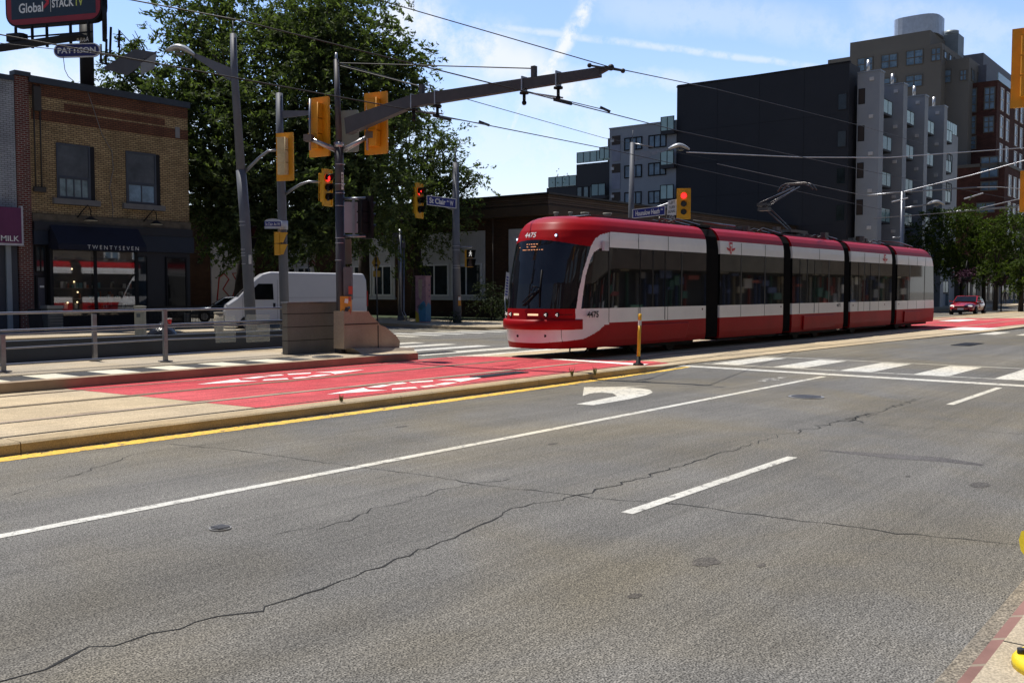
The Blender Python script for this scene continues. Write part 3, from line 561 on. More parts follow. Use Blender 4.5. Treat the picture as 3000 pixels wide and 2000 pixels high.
# ---- dark rear brick building with white graffiti door
t=thing('rear_brick_building','dark brown brick building behind the parked cars with a white roll door','building',(36,58,.14))
BB=brick('dark_brown_brick',(.075,.04,.024),(.055,.03,.02),(.025,.018,.014),.24,.085)
wallbox('wall',BB,t,24,58,.14,45.2,70,7.6); d_=wallbox('roller_door',mat('door_white',(.42,.42,.45),.6,0,.1,1.),t,39.0,57.9,.14,42.6,58,5.2)
gf=MB(); pts=[(39.4,1.0),(39.6,2.7),(40.0,3.0),(40.4,2.6),(39.9,1.9),(40.6,1.2),(41.1,2.4),(40.7,3.0),(41.5,3.1),(41.2,1.8),(41.9,1.0),(42.3,2.6)]
gf.tube([(x,57.88,z) for x,z in pts],.05,5); gf.build('graffiti',mat('graffiti_red',(.30,.02,.02),.6),d_)
for u in (30.5,33.5): win(t,'y',58,u,u+1.8,1.4,4.2,mat('brown_frame',(.06,.05,.04),.7),GLD,2,1,.08,.06)
# ---- low brown brick building on the corner
lx,ly=45.3,33.63
t=thing('low_brick_building','long low dark brown brick building with pale window bays and a flat ribbed parapet','building',(lx,ly,.14))
wallbox('wall',BB,t,lx,ly,.14,lx+36,ly+36,6.2)
BR=mat('brown_metal_fascia',(.050,.032,.020),.7,0,.25,1.)
fa=wallbox('fascia',BR,t,lx-.7,ly-.7,6.2,lx+36,ly+36.7,6.72)
pr=MB()
for i in range(5): z=6.72+i*.13; pr.box(lx-.55-.05*(i%2),ly-.55-.05*(i%2),z,lx+36,ly+36.6,z+.11)
pr.build('ribbed_parapet',mat('parapet_brown',(.070,.048,.034),.65,0,.2,1.),t); wallbox('parapet_cap',mat('parapet_cap_metal',(.02,.02,.022),.5),t,lx-.75,ly-.75,7.37,lx+36,ly+36.8,7.47)
a=MB(); a.box(lx-.80,ly+8,6.68,lx-.70,ly+36.7,6.74); a.build('gutter_edge',mat('gutter_pale',(.22,.20,.18),.6),t)
SID=mat('pale_siding',(.42,.44,.48),.6,0,.1,1.5)
def bay(y0,y1,nw):
    s_=MB(); s_.box(lx-.06,y0,1.35,lx,y1,5.5)
    k=int((y1-y0)/.16)
    for i in range(k): yy=y0+(i+.5)*(y1-y0)/k; s_.box(lx-.085,yy-.03,3.65,lx-.06,yy+.03,5.15)
    b_=s_.build('window_bay',SID,t); s_=MB(); s_.box(lx-.16,y0-.1,1.2,lx,y1+.1,1.35); s_.build('sill',SID,b_)
    for i in range(nw):
        a_=y0+.25+(y1-y0-.4)*i/nw; win(b_,'x',lx-.06,a_,a_+(y1-y0-.4)/nw-.25,1.45,3.5,mat('pale_frame',(.55,.58,.62),.5),GL,2,1,.10,.06)
bay(38.3,44.2,2); bay(46.2,50.6,2); bay(54.5,58.5,2); bay(60.5,64,2); bay(34.0,36.4,1)
a=MB(); a.tube([(lx-.1,37.6,.2),(lx-.1,37.6,6.3)],.035,6); a.build('conduit',mat('conduit_brown',(.12,.10,.085),.6),t)
# ---------------------------------------------------------------- dark apartment block
dx,dy,dz=81.2,28.32,20.9
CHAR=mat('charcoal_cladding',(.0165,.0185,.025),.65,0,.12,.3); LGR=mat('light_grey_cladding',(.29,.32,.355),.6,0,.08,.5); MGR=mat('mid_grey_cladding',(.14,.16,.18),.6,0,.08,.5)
BAL=mat('balcony_glass',(.20,.34,.36),.15,0,.1,1.,spec=.7); BALP=mat('balcony_glass_lit',(.42,.62,.60),.2,0,.1,1.,spec=.7)
t=thing('apartment_block','charcoal apartment block with a blank side wall and pale fin walls along the street','building',(dx,dy,.14)); apt=t
mb=MB(); mb.prism([(dx,dy+.3,.14),(dx,dy+.3,dz),(dx,44.9,dz+.25),(dx,44.9,.14)],(2.6,0,0)); mb.build('blank_side_wall',CHAR,t)
pj=MB()
for z in (4.3,7.4,10.5,13.6,16.7): pj.box(dx-.012,dy+1.4,z,dx-.002,44.85,z+.03)
for y_ in (32.5,36.6,40.7): pj.box(dx-.012,y_,.2,dx-.002,y_+.03,20.8)
pj.build('panel_joint',mat('joint_dark',(.0145,.016,.022),.8),t)
wallbox('core_wall',CHAR,t,dx+2.6,dy+2.2,.14,122,44.9,19.6); wallbox('coping',BLK,t,dx-.05,dy+.25,dz,dx+.25,44.95,dz+.12)
for z in (4.6,7.7,10.8,13.9,17.0):      # slot windows at the corner of the blank wall
    win(t,'x',dx,dy+.45,dy+1.25,z,z+1.4,CHAR,GL,1,1,.06,.05,name='slot_window')
fx_=[(82.3,84.6),(88.8,91.2),(95.4,97.9),(102.1,104.6)]
for i,(x0,x1) in enumerate(fx_):
    fn=MB(); fn.box(x0,26.45,.14,x0+1.15,28.3,20.1); fb=fn.build('fin_wall',LGR,t); wallbox('fin_cap',mat('cap_metal',(.3,.32,.34),.4,.5),fb,x0-.05,26.4,20.1,x0+1.2,28.3,20.22)
    ch=MB(); ch.cyl((x0+.5,27.6,20.7),.14,1.0,10); ch.build('vent_pipe',mat('pipe_metal',(.6,.6,.6),.35,.8),t)
    for k in range(6):
        z=2.4+k*3.1
        v_=MB(); v_.rbox((x0-.06,27.1,z+1.6),(.12,.34,.28)); v_.build('wall_vent',mat('vent_white',(.6,.6,.6),.5),t)
        if i==0: win(t,'x',x0,27.65,28.2,z-.4,z+.9,BLK,mat('brown_blind',(.035,.022,.015),.5),1,1,.04,.03)
    for k in range(6):     # balconies between the fins
        z=1.6+k*3.1; bx_=x0+1.15
        s_=MB(); s_.box(bx_+.05,26.85,z-.18,bx_+3.6,28.5,z); bl=s_.build('balcony',CHAR,t)
        g=MB(); g.box(bx_+.1,26.86,z,bx_+3.55,26.89,z+1.1); g.build('balustrade',BALP if k==5 else BAL,bl)
        s_=MB()
        for u in (bx_+.1,bx_+1.2,bx_+2.4,bx_+3.55): s_.box(u-.02,26.84,z,u+.02,26.90,z+1.10)
        s_.box(bx_+.08,26.83,z+1.10,bx_+3.57,26.91,z+1.14)
        s_.build('balustrade_post',BLK,bl)
        win(t,'y',28.4,bx_+.5,bx_+4.2,z+.05,z+2.4,BLK,GL,2,1,.06,.05,name='balcony_door')
    wallbox('recess_wall',CHAR,t,x0+1.15,28.4,.14,x0+6.6,30.6,19.4)
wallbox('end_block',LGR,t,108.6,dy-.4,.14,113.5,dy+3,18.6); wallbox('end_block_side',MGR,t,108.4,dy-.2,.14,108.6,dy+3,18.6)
for z in (5.2,8.3,11.4,14.5): win(t,'y',dy-.4,109.2,111.2,z,z+1.9,BLK,GL,3,1,.1,.06); 
for i in range(5): wallbox('roof_screen_panel',BALP,t,108.7+i*.9,dy-.38,18.7,109.4+i*.9,dy-.34,19.8)
for u0,u1 in ((83.6,88.6),(90,95),(97,101.8),(103.5,108)): win(t,'y',dy+.2,u0,u1,.3,1.3,BLK,GL,4,1,.08,.06,name='shop_window')
# grey wing with windows and stepped dark part
wallbox('grey_wing_wall',LGR,t,dx+.05,44.95,.14,dx+14,52.45,17.8); wallbox('wing_coping',mat('cap_metal',(.3,.32,.34),.4,.5),t,dx-.02,44.95,17.8,dx+14,52.5,17.92)
def aXu(px,py): p=aX(px,py,dx); return p.y,p.z
for px0,px1,py0,py1 in ((1829,1881,403,437),(1900,1952,396,430),(1829,1880,485,519),(1899,1951,480,512),(1829,1879,567,598),(1899,1950,563,595),(1830,1880,650,680),(1899,1950,648,678)):
    y1_,z1_=aXu(px0,py0); y0_,z0_=aXu(px1,py1); win(t,'x',dx+.05,y0_,y1_,z0_,z0_+1.25*1.0,BLK,GLB,3,1,.10,.08)
for py in (425,507,590):
    y1_,z1_=aXu(1804,py); wallbox('brown_panel',mat('brown_blind',(.035,.022,.015),.5),t,dx-.0,y1_-.5,z1_-.0,dx+.05,y1_+.45,z1_+.9) ; wallbox('pale_panel',mat('pale_panel_m',(.27,.29,.36),.6),t,dx+.0,y1_-.5,z1_-1.6,dx+.05,y1_+.45,z1_)
for py in (412,494,575): y1_,z1_=aXu(1795,py); wallbox('wall_vent',mat('vent_white',(.6,.6,.6),.5),t,dx-.1,y1_-.17,z1_-.15,dx+.05,y1_+.17,z1_+.12)
DK2=mat('dark_step_cladding',(.030,.032,.038),.6,0,.1,.4)
wallbox('dark_step_wall',DK2,t,dx+.4,52.45,.14,dx+12,56.7,14.7); wallbox('dark_step_upper',DK2,t,dx+1.5,52.45,14.7,dx+12,53.6,17.2)
wallbox('dark_step_wall',DK2,t,dx+.8,56.7,.14,dx+12,60.8,12.6)
def balx(x,y0,y1,z,h=1.1,m=BALP,slabz=True,dep=1.5,n=3):
    s_=MB()
    if slabz: s_.box(x-dep,y0,z-.35,x,y1,z)
    else: s_.box(x-.05,y0,z-.05,x,y1,z)
    b_=s_.build('balcony',DK2,t); g=MB(); g.box(x-dep,y0+.02,z,x-dep+.03,y1-.02,z+h); 
    if slabz: g.box(x-dep,y1-.05,z,x,y1-.02,z+h)
    g.build('balustrade',m,b_); s_=MB()
    for i in range(n+1): u=y0+.03+(y1-y0-.06)*i/n; s_.box(x-dep-.03,u-.03,z,x-dep+.04,u+.03,z+h+.05)
    s_.box(x-dep-.03,y0,z+h,x-dep+.04,y1,z+h+.05); s_.build('balustrade_post',BLK,b_)
for py in (378,478,578): y_,z_=aXu(1985,py); balx(dx,44.9,46.35,z_-.1,1.25,BALP,True,.5,2)
balx(dx+.4,52.5,56.6,14.85,1.0,BALP,False,.1,5); balx(dx+.8,56.9,60.5,12.65,1.0,BALP,False,.1,4); balx(dx+.4,52.5,54.2,11.3,1.1,BAL,True,1.0,2); balx(dx+.4,52.5,53.7,15.0,1.1,BALP,False,.3,2)
for y0_ in (54.4,55.2,56.0): win(t,'x',dx+.4,y0_-.02,y0_+.62,10.6,12.4,BLK,GLP,1,1,.06,.05)
for k,(yy,zz) in enumerate(((53.0,15.2),(58.4,12.8),(59.3,12.8))):
    g=MB(); rs=random.Random(k)
    for i in range(60): p=Vector((dx+1.2+rs.gauss(0,.25),yy+rs.gauss(0,.35),zz+abs(rs.gauss(0,.45)))); g.add([p,p+Vector((.05,.12,.15)),p+Vector((-.05,-.1,.2))],[(0,1,2)])
    o=g.build('balcony_plant',mat('balcony_leaves',(.04,.08,.03),.8)); tag(o,['green plant on the terrace beside the grey wing','bushy plant on the lowest roof terrace, nearer the dark block','smaller plant at the far end of the lowest roof terrace'][k],'plant','plants on the roof terraces')
# ---------------------------------------------------------------- brown and brick tower behind
t=thing('condo_tower','tall taupe and dark red brick condominium tower with stepped roof terraces','building',(140,30,.14))
TAU=mat('taupe_cladding',(.175,.165,.145),.7,0,.08,.2); RBT=brick('tower_brick',(.11,.045,.035),(.08,.035,.027),(.05,.03,.025),.5,.16,bump=.1)
TAUF=mat('taupe_frame',(.13,.12,.10),.6)
tx=134.3
wallbox('upper_wall',TAU,t,tx,35.3,.14,tx+30,50.4,34.6-.5); mb=MB(); wallbox('mechanical_floor',TAU,t,tx+.8,37.0,34.1,tx+22,47.6,36.2)
wallbox('second_wall',TAU,t,tx+2.1,32.4,.14,tx+34,35.3,32.2); wallbox('rear_wing',mat('tower_grey',(.15,.16,.19),.6),t,tx+14,33.4,30,tx+70,46,35.2); wallbox('rear_wing',mat('tower_grey',(.15,.16,.19),.6),t,tx+7,31.4,28,tx+52,33.0,32.0)
wallbox('brick_wall',RBT,t,tx+4.2,29.4,.14,tx+45,40.9,29.2); wallbox('brick_podium',RBT,t,tx-1,27.2,.14,tx+45,40,17.5); wallbox('terrace_edge',TAUF,t,tx-1.1,27.1,17.5,tx+45.1,40.1,17.9); wallbox('terrace_rail',BAL,t,tx+4.1,29.3,29.2,tx+45,29.4,30.2)
def wpx(xx,px0,px1,py0,py1,fr,nx,nz,name='window'):
    a_=aX(px0,py0,xx); b_=aX(px1,py1,xx); win(t,'x',xx,min(a_.y,b_.y),max(a_.y,b_.y),min(a_.z,b_.z)+.1,max(a_.z,b_.z)-.1,fr,GLB,nx,nz,.12,.1,name=name)
for px0,px1,py0,py1 in ((2511,2558,170,208),(2581,2630,160,200),(2654,2705,148,190),(2728,2757,140,180),(2588,2628,228,262),(2653,2703,221,255)): wpx(tx,px0,px1,py0,py1,TAUF,2,2)
for px0,px1,py0,py1 in ((2728,2787,208,245),(2812,2833,204,238)): wpx(tx+2.1,px0,px1,py0,py1,TAUF,2,2)
for px0,px1,py0,py1 in ((2730,2785,282,345),(2807,2861,262,332),(2884,2915,255,322),(2806,2859,342,396),(2882,2912,340,390),(2810,2860,400,440)): wpx(tx+4.2,px0,px1,py0,py1,TAUF,2,3)
for px0,px1,py0,py1 in ((2873,2925,458,522),(2873,2923,530,560),(2860,2915,592,625)): wpx(tx-1,px0,px1,py0,py1,TAUF,2,2)
for u0 in (tx+6,tx+9.5,tx+15,tx+18.5,tx+24,tx+28):
    for z in (18.3,22.0,25.6): win(t,'y',29.4,u0,u0+1.7,z,z+3.0,WHT,GLB,1,2,.16,.1)
for u0 in (tx+1,tx+4,tx+7,tx+12,tx+15,tx+20): 
    for z in (7,10.4,13.8): win(t,'y',27.2,u0,u0+1.6,z,z+2.7,WHT,GLB,1,2,.14,.1)
for u0 in (tx+3.2,tx+6.5,tx+10,tx+14): win(t,'y',32.4,u0,u0+1.6,29.4,31.0,TAUF,GLB,2,1,.14,.1); 
for u0 in (tx+1,tx+3.5,tx+6,): win(t,'y',35.3,u0,u0+1.5,32.3,33.4,TAUF,GLB,1,1,.14,.1)
# roof plant
o=MB(); q_=aX(2692,100,tx+5); cx_,cy_=tx+5,q_.y; ring=[]
for q in np.linspace(0,2*math.pi,25)[:-1]: ring.append((cx_+3.0*math.copysign(abs(math.cos(q))**.6,math.cos(q)),cy_+3.0*math.copysign(abs(math.sin(q))**.6,math.sin(q))))
o.prism([(x,y,36.3) for x,y in ring],(0,0,2.5)); o.build('rooftop_screen',mat('screen_metal',(.55,.58,.62),.35,.6),t)
o=MB(); u_=aX(2780,130,tx+8); o.box(tx+8,u_.y-1.2,34.1,tx+11,u_.y+1.2,37.0); o.cyl((tx+9,u_.y,37.3),1.0,.6,14); o.build('cooling_unit',mat('unit_grey',(.25,.29,.31),.5,.3),t)
o=MB()
for y_ in (46.9,46.2,44.2,33.2,32.6): o.bar((tx+1,y_,34.6),(tx+1,y_,37.4 if y_==44.2 else 36.9 if y_>40 else 35.8),.08,.08)
o.build('roof_railing',BLK,t)
# row of shops behind the camera side of the street (reflected in the tram glass)
t=thing('opposite_shops','row of two-storey brick shops behind the photographer, seen as reflections in the tram windows','building',(25,-4,.13))
ro=random.Random(12)
for i,(x0,x1,h,c) in enumerate(((-14,-3,8,(.10,.05,.03)),(-3,6,9.5,(.14,.11,.07)),(6,14,7.5,(.06,.03,.025)),(14,24,9,(.13,.09,.06)),(24,33,8,(.09,.05,.035)),(33,45,10,(.15,.13,.11)),(45,58,8,(.07,.05,.04)),(58,74,11,(.11,.10,.08)),(74,96,9,(.09,.07,.05)))):
    wallbox('wall',brick('shop_brick%d'%i,c,tuple(k*.8 for k in c),(.1,.09,.08)),t,x0,-12,3.1,x1-.05,-4,h); wallbox('ground_floor_wall',mat('shopfront_dark',(.02,.02,.022),.6),t,x0,-12,.13,x1-.05,-5.2,3.1)
    for u in np.arange(x0+.8,x1-2,2.8): win(t,'y',-4,u,u+1.5,h-3.4,h-1.6,WHT,GLB,2,1,.1,.08,out=1)
    u=x0+.3
    while u<x1-1.5:
        w_=ro.uniform(.2,1.3); z=ro.uniform(.6,3.2); hh=ro.uniform(.08,.8); cc=ro.choice(((.85,.85,.82),(.55,.52,.46),(.10,.14,.28),(.4,.10,.08),(.3,.3,.3),(.42,.36,.25),(.08,.2,.15))); wallbox('shop_sign',mat('shop_sign%d'%int(cc[0]*100+cc[2]*1000),cc,.5),t,u,-4.9,z,min(u+w_,x1-.3),-4.8,z+hh)
        wallbox('door_frame',mat('shop_sign%d'%int(cc[2]*100+200),cc,.5),t,u,-5.2,.13,u+.08,-5.05,2.9); u+=w_*.6+ro.uniform(.0,.7)
# ---------------------------------------------------------------- trees
def leafmat(name,c,c2,tr=.35):
    m=bpy.data.materials.new(name); m.use_nodes=True; t=m.node_tree; b=t.nodes['Principled BSDF']; b.inputs['Roughness'].default_value=.7; b.inputs['Specular IOR Level'].default_value=.18
    g=N(t,'ShaderNodeNewGeometry'); cr=N(t,'ShaderNodeValToRGB'); L(t,g.outputs['Random Per Island'],cr.inputs[0])
    cr.color_ramp.elements[0].color=(*c,1); cr.color_ramp.elements[1].color=(*c2,1); e=cr.color_ramp.elements.new(.6); e.color=tuple((c[i]*.6+c2[i]*.4) for i in range(3))+(1,)
    L(t,cr.outputs[0],b.inputs['Base Color']); tl=N(t,'ShaderNodeBsdfTranslucent'); ml=N(t,'ShaderNodeVectorMath',operation='MULTIPLY'); ml.inputs[1].default_value=(1.1,1.3,.5); L(t,cr.outputs[0],ml.inputs[0]); L(t,ml.outputs[0],tl.inputs[0])
    mx=N(t,'ShaderNodeMixShader',i_0=tr); L(t,b.outputs[0],mx.inputs[1]); L(t,tl.outputs[0],mx.inputs[2]); L(t,mx.outputs[0],t.nodes['Material Output'].inputs[0]); return m
LEAF=leafmat('locust_leaves',(.048,.068,.030),(.150,.185,.075),.46); LEAF2=leafmat('street_tree_leaves',(.03,.055,.010),(.11,.14,.03),.42); LEAFB=leafmat('bush_leaves',(.015,.028,.010),(.07,.09,.04),.15)
BARK=mat('bark',(.035,.028,.022),.9,0,.4,6.,bump=.6,bscale=12)
def leaves(name,lobes,per,size,m,parent,seed,spray=14,slen=.55,droop=.35,shell=.55):
    """lobes: (centre, radii). many small leaf blades set in drooping sprays through the crown"""
    g=np.random.default_rng(seed); V=[]
    for c,r in lobes:
        r=np.array(r); vol=(r[0]*r[1]*r[2])**(1/3); n=int(per*vol**2)
        d=g.normal(size=(n,3)); d/=np.linalg.norm(d,axis=1)[:,None]
        rad=g.random(n)**shell*(1+.16*g.normal(size=n))
        # lumpy outline
        lump=1+.22*np.sin(d[:,0]*5+c[0])*np.sin(d[:,1]*4.3+c[1])+.16*np.sin(d[:,2]*7+c[0]*2)
        P=np.array(c)+d*r*(rad*lump)[:,None]
        a=g.random(n)*2*np.pi; dr=np.stack([np.cos(a),np.sin(a),-droop+.5*g.normal(size=n)*.6],1)+d*.5; dr/=np.linalg.norm(dr,axis=1)[:,None]
        L_=slen*(.6+.8*g.random(n))
        for k in range(spray):
            t=(k+g.random(n))/spray
            pos=P+dr*(L_*t)[:,None]; pos[:,2]-=.25*L_*t*t
            pos+=g.normal(size=(n,3))*size*.5
            ax=g.normal(size=(n,3)); ax/=np.linalg.norm(ax,axis=1)[:,None]; ax=ax*.8+dr*.5
            bx=np.cross(ax,g.normal(size=(n,3))); bx/=np.linalg.norm(bx,axis=1)[:,None]+1e-6
            s=size*(.6+.8*g.random(n))[:,None]
            V.append(np.stack([pos-ax*s,pos-bx*s*.36,pos+ax*s,pos+bx*s*.36],1))
    V=np.concatenate(V).reshape(-1,3).astype(np.float32); nf=len(V)//4
    off=Vector((0,0,0)); q=parent
    while q: off+=q.location; q=q.parent
    V-=np.array(off,dtype=np.float32)
    me=bpy.data.meshes.new(name); me.vertices.add(len(V)); me.vertices.foreach_set('co',V.ravel()); me.loops.add(nf*4); me.loops.foreach_set('vertex_index',np.arange(nf*4,dtype=np.int32))
    me.polygons.add(nf); me.polygons.foreach_set('loop_start',np.arange(0,nf*4,4,dtype=np.int32)); me.polygons.foreach_set('loop_total',np.full(nf,4,dtype=np.int32)); me.update(); me.validate()
    me.materials.append(m); o=bpy.data.objects.new(name,me); col.objects.link(o); o.parent=parent; return o
def tree(name,label,base,split,lobes,per,size,m,seed,tr=.3,group=None,**k):
    rs=random.Random(seed); base=Vector(base); t=thing(name,label,'tree',base,0,group); tb=MB(); sp=Vector(split)
    tb.tube([base,base.lerp(sp,.5)+Vector((.1,0,0)),sp],[tr*1.25,tr,tr*.8],10)
    for c,r in lobes:
        c=Vector(c); mid=sp.lerp(c,.5)+Vector((rs.uniform(-.4,.4),rs.uniform(-.4,.4),rs.uniform(0,.8)))
        tb.tube([sp,mid,c],[tr*.5,tr*.3,tr*.12],6)
        for i in range(5):
            e=c+Vector((rs.uniform(-1,1)*r[0],rs.uniform(-1,1)*r[1],rs.uniform(-.5,1)*r[2]))*.8
            s0=mid.lerp(c,rs.random()); tb.tube([s0,s0.lerp(e,.5)+Vector((0,0,.2)),e],[tr*.16,tr*.1,tr*.04],5)
    tb.build('trunk',BARK,t); leaves('crown',lobes,per,size,m,t,seed,**k); return t
def Lb(px,py,dep,rx,rz,ry=None):   # lobe from measured outline: centre on the ray at its distance, radii in metres
    return (tuple(D(px/.784,py/.784,dep)),(rx,ry or rx,rz))
tree('honey_locust','large honey locust with dark feathery foliage behind the brick shop and billboard',(34.5,48.5,.14),(34.8,48.3,5.5),
 [Lb(308,105,50,.75,1.1),Lb(272,135,50,.7,.7),Lb(300,160,50,.9,.9),Lb(425,50,52,1.9,2.0),Lb(470,110,52,2.0,1.6),Lb(450,190,51,2.6,2.0),Lb(530,200,51,2.6,2.2),Lb(375,240,50,2.9,2.0),Lb(545,100,54,1.7,2.2),Lb(530,330,50,3.6,3.2),Lb(480,430,50,2.6,3.0),Lb(305,270,52,1.8,1.3),Lb(620,250,52,3.4,3.2),Lb(420,330,52,2.4,3.0),Lb(560,520,51,2.6,2.0),Lb(650,60,56,2.4,1.8),Lb(720,380,56,3.2,3.0),Lb(275,200,50,1.1,.9),Lb(560,440,50,2.6,2.6),Lb(640,520,52,2.4,2.0),Lb(500,10,54,2.2,1.6)],30,.15,LEAF,11,tr=.38,spray=20,slen=.95,droop=.25)
tree('honey_locust','wide honey locust with a tall dark crown rising behind the main tram wire pole',(40.4,44.2,.14),(40.5,44,5.5),
 [Lb(740,60,52,3.4,3.2),Lb(830,130,52,3.2,3.0),Lb(880,240,51,2.9,2.6),Lb(760,200,52,3.2,3.0),Lb(700,300,52,3.2,3.0),Lb(820,330,50,3.0,2.8),Lb(900,160,52,1.9,2.2),Lb(760,420,50,3.0,2.8),Lb(860,440,50,2.6,2.4),Lb(680,500,52,2.8,2.2),Lb(700,130,54,3.0,3.0),Lb(640,420,52,2.8,2.6),Lb(760,520,50,2.8,2.0),Lb(925,130,52,1.2,1.4),Lb(925,215,52,1.2,1.2),Lb(770,25,53,2.6,1.6),Lb(650,80,54,2.4,2.2)],30,.15,LEAF,12,tr=.36,spray=20,slen=.95,droop=.25)
def L3(px,py,dep,rx,rz): k=58./dep; return Lb(px,py,58+(dep-47)*1.2,rx*k,rz*k)
tree('honey_locust','smaller honey locust with light loose branches hanging over the low brick building',(42.0,41.2,.14),(42.1,41.0,5.0),
 [L3(900,400,47,2.5,2.4),L3(970,360,47,2.2,2.0),L3(1010,320,46,1.3,.9),L3(960,440,46,2.2,1.9),L3(1040,400,46,1.3,1.0),L3(1090,410,46,.85,.75),L3(1010,500,46,1.6,1.0),L3(880,520,48,2.2,1.6),L3(930,290,48,1.5,1.2),L3(1060,470,46,.9,.6),L3(960,540,46,1.6,.8),L3(1000,420,46,1.5,1.5),L3(940,600,47,.9,.7)],26,.12,LEAF,13,tr=.26,spray=20,slen=.9,droop=.15)
SG='street trees beyond the tram'
def stree(label,px,base_d,lobes,seed,per=42):
    b=G(px,849+CH*F/base_d); b.z=.14; tree('street_tree',label,b,(b.x,b.y,3.2),lobes,per,.13,LEAF2,seed,tr=.17,group=SG)
stree('street tree directly behind the tail of the tram, nearest the apartment block',2815,88,[Lb(2140,555,88,2.6,2.0),Lb(2160,500,88,2.2,1.2),Lb(2130,610,88,2.2,1.6),Lb(2200,600,88,2.4,1.8)],21)
stree('tallest sunlit street tree above the red car',2880,84,[Lb(2230,530,84,2.8,1.9),Lb(2210,500,84,2.0,1.2),Lb(2270,560,84,2.6,2.0),Lb(2240,620,84,2.8,1.4),Lb(2180,580,84,1.9,1.6)],22)
stree('thick-trunked street tree right of the red car',2915,80,[Lb(2300,540,80,2.4,1.8),Lb(2330,500,80,1.8,1.0),Lb(2340,590,80,2.6,1.8),Lb(2300,620,80,2.0,1.1)],23)
stree('small pale green street tree with low leaves at the right edge',2990,76,[Lb(2345,650,76,1.1,1.1),Lb(2355,610,76,1.1,1.0),Lb(2335,620,76,.8,.8)],24,60)
t=thing('bush','dark leafy bush against the low brick building beside the tram nose','bush',G(1440,948)); b=G(1440,946)
leaves('foliage',[((b.x,b.y,1.0),(1.3,1.3,1.1)),((b.x+.6,b.y-1.0,.9),(1.1,1.1,1.0)),((b.x-.2,b.y+.4,1.9),(.8,.8,.7))],170,.06,LEAFB,t,31,spray=8,slen=.3)
a=MB(); a.tube([b,b+Vector((0,0,1.2))],.05,6); a.tube([b,b+Vector((.5,-.6,1.1))],.04,6); a.build('stem',BARK,t)
for i,(px,py,h,lab) in enumerate(((1330,955,.7,'weeds growing round the foot of the street sign pole'),)):
    b=G(px,py); t=thing('weed_clump',lab,'weeds',b); leaves('foliage',[((b.x,b.y,.4),(.7,.7,.5))],200,.05,LEAFB,t,40,spray=6,slen=.2)
wl=['small weed in the kerb joint left of the yellow delineator, the farther of the pair','small weed in the kerb joint closest to the yellow delineator','tiny weed growing at the kerb joint beside the red lane, mid kerb','dry grass tuft in the pink gutter brick near the hydrant']
for i,(px,py,z,h) in enumerate(((1675,1105,.14,.22),(1742,1100,.14,.2),(1000,1178,.14,.14))):
    b=G(px,py,z); rs=random.Random(i); a=MB()
    for k in range(26):
        q=rs.random()*6.28; l_=h*rs.uniform(.4,1); e=b+Vector((math.cos(q)*l_*.35,math.sin(q)*l_*.35,l_)); s_=Vector((-math.sin(q),math.cos(q),0))*.008
        s0=b+Vector((rs.uniform(-.03,.03),rs.uniform(-.03,.03),0)); mid=s0.lerp(e,.6); a.add([s0,mid+s_,e,mid-s_],[(0,1,2,3)])
    o=a.build('weed',mat('weed_green',(.14,.13,.04) if i<3 else (.2,.16,.08),.8,0,.4,9),None); tag(o,wl[i],'weed')
# ---------------------------------------------------------------- signals, poles, signs, wires
YEL=mat('signal_yellow',(.78,.40,.012),.5,0,.1,3.); YELB=mat('signal_yellow_back',(.68,.29,.006),.5,0,.1,3.); TANH=mat('weathered_housing',(.62,.48,.26),.6,0,.2,4)
LR=mat('red_lamp',(.8,.02,.02),.3,emit=(1,.03,.03),es=1.6); LD=mat('dark_lens',(.02,.018,.015),.2); VB=mat('visor_black',(.008,.008,.010),.6,spec=.2)
def signal(label,loc,face,h,lit=0,hs=None,group='traffic lights at the junction',vis=None,w=.44,name='traffic_light',black=False):
    """front along local +x; h = backboard height"""
    t=thing(name,label,'traffic light',loc,face,group); wd=h*w; HS=hs or YEL
    b=MB(); b.rbox((-.03,0,0),(.03,wd,h),bev=0); bk=b.build('backboard',VB if black else (YEL if lit else YELB),t,True)
    f=MB(); e=h*.02
    for y0,y1,z0,z1 in ((-wd/2,wd/2,h/2-e*1.6,h/2),(-wd/2,wd/2,-h/2,-h/2+e*1.6),(-wd/2,-wd/2+e*1.6,-h/2,h/2),(wd/2-e*1.6,wd/2,-h/2,h/2)): f.box(-.016,y0,z0,.02,y1,z1)
    f.build('backboard_rim',VB if black else YEL,t,True)
    hh=h*.78; r=hh/3*.36
    b=MB()
    for i in range(3): z=hh/3*(1-i); b.rbox((-.14,0,z),(.20,hh/3*.78,hh/3*.94),bev=.02)
    b.build('housing',HS,t,True); b=MB()
    for z in (hh*.16,-hh*.16,hh*.49): b.box(-.255,-hh*.14,z-.015,-.24,hh*.14,z+.015)
    b.tube([(-.25,-hh*.14,hh*.5),(-.27,-hh*.14,-hh*.45)],.012,6); b.build('door_hinge',HS,t,True)
    for i in range(3):
        z=hh/3*(1-i); l_=MB(); l_.cyl((.015,0,z),r,.02,18,(1,0,0)); l_.build('lens',LR if (lit==1 and i==0) else LD,t,True)
        v=MB(); k=14; n0=len(v.v); pts=[]
        for j in range(k+1):
            a=math.radians(-35)+math.radians(250)*j/k; L_=.26*(h/1.3)*(.45+.55*max(0,math.sin(a)))
            for x_ in (0,L_): pts+= [(x_,math.cos(a)*r*1.12,z+math.sin(a)*r*1.12)]
        v.add(pts,[(2*j,2*j+1,2*j+3,2*j+2) for j in range(k)],True)
        vo=v.build('visor',vis or (VB if lit else YEL),t,True); md=vo.modifiers.new('s','SOLIDIFY'); md.thickness=.008
    return t
def face_cam(deg): return math.radians(deg)
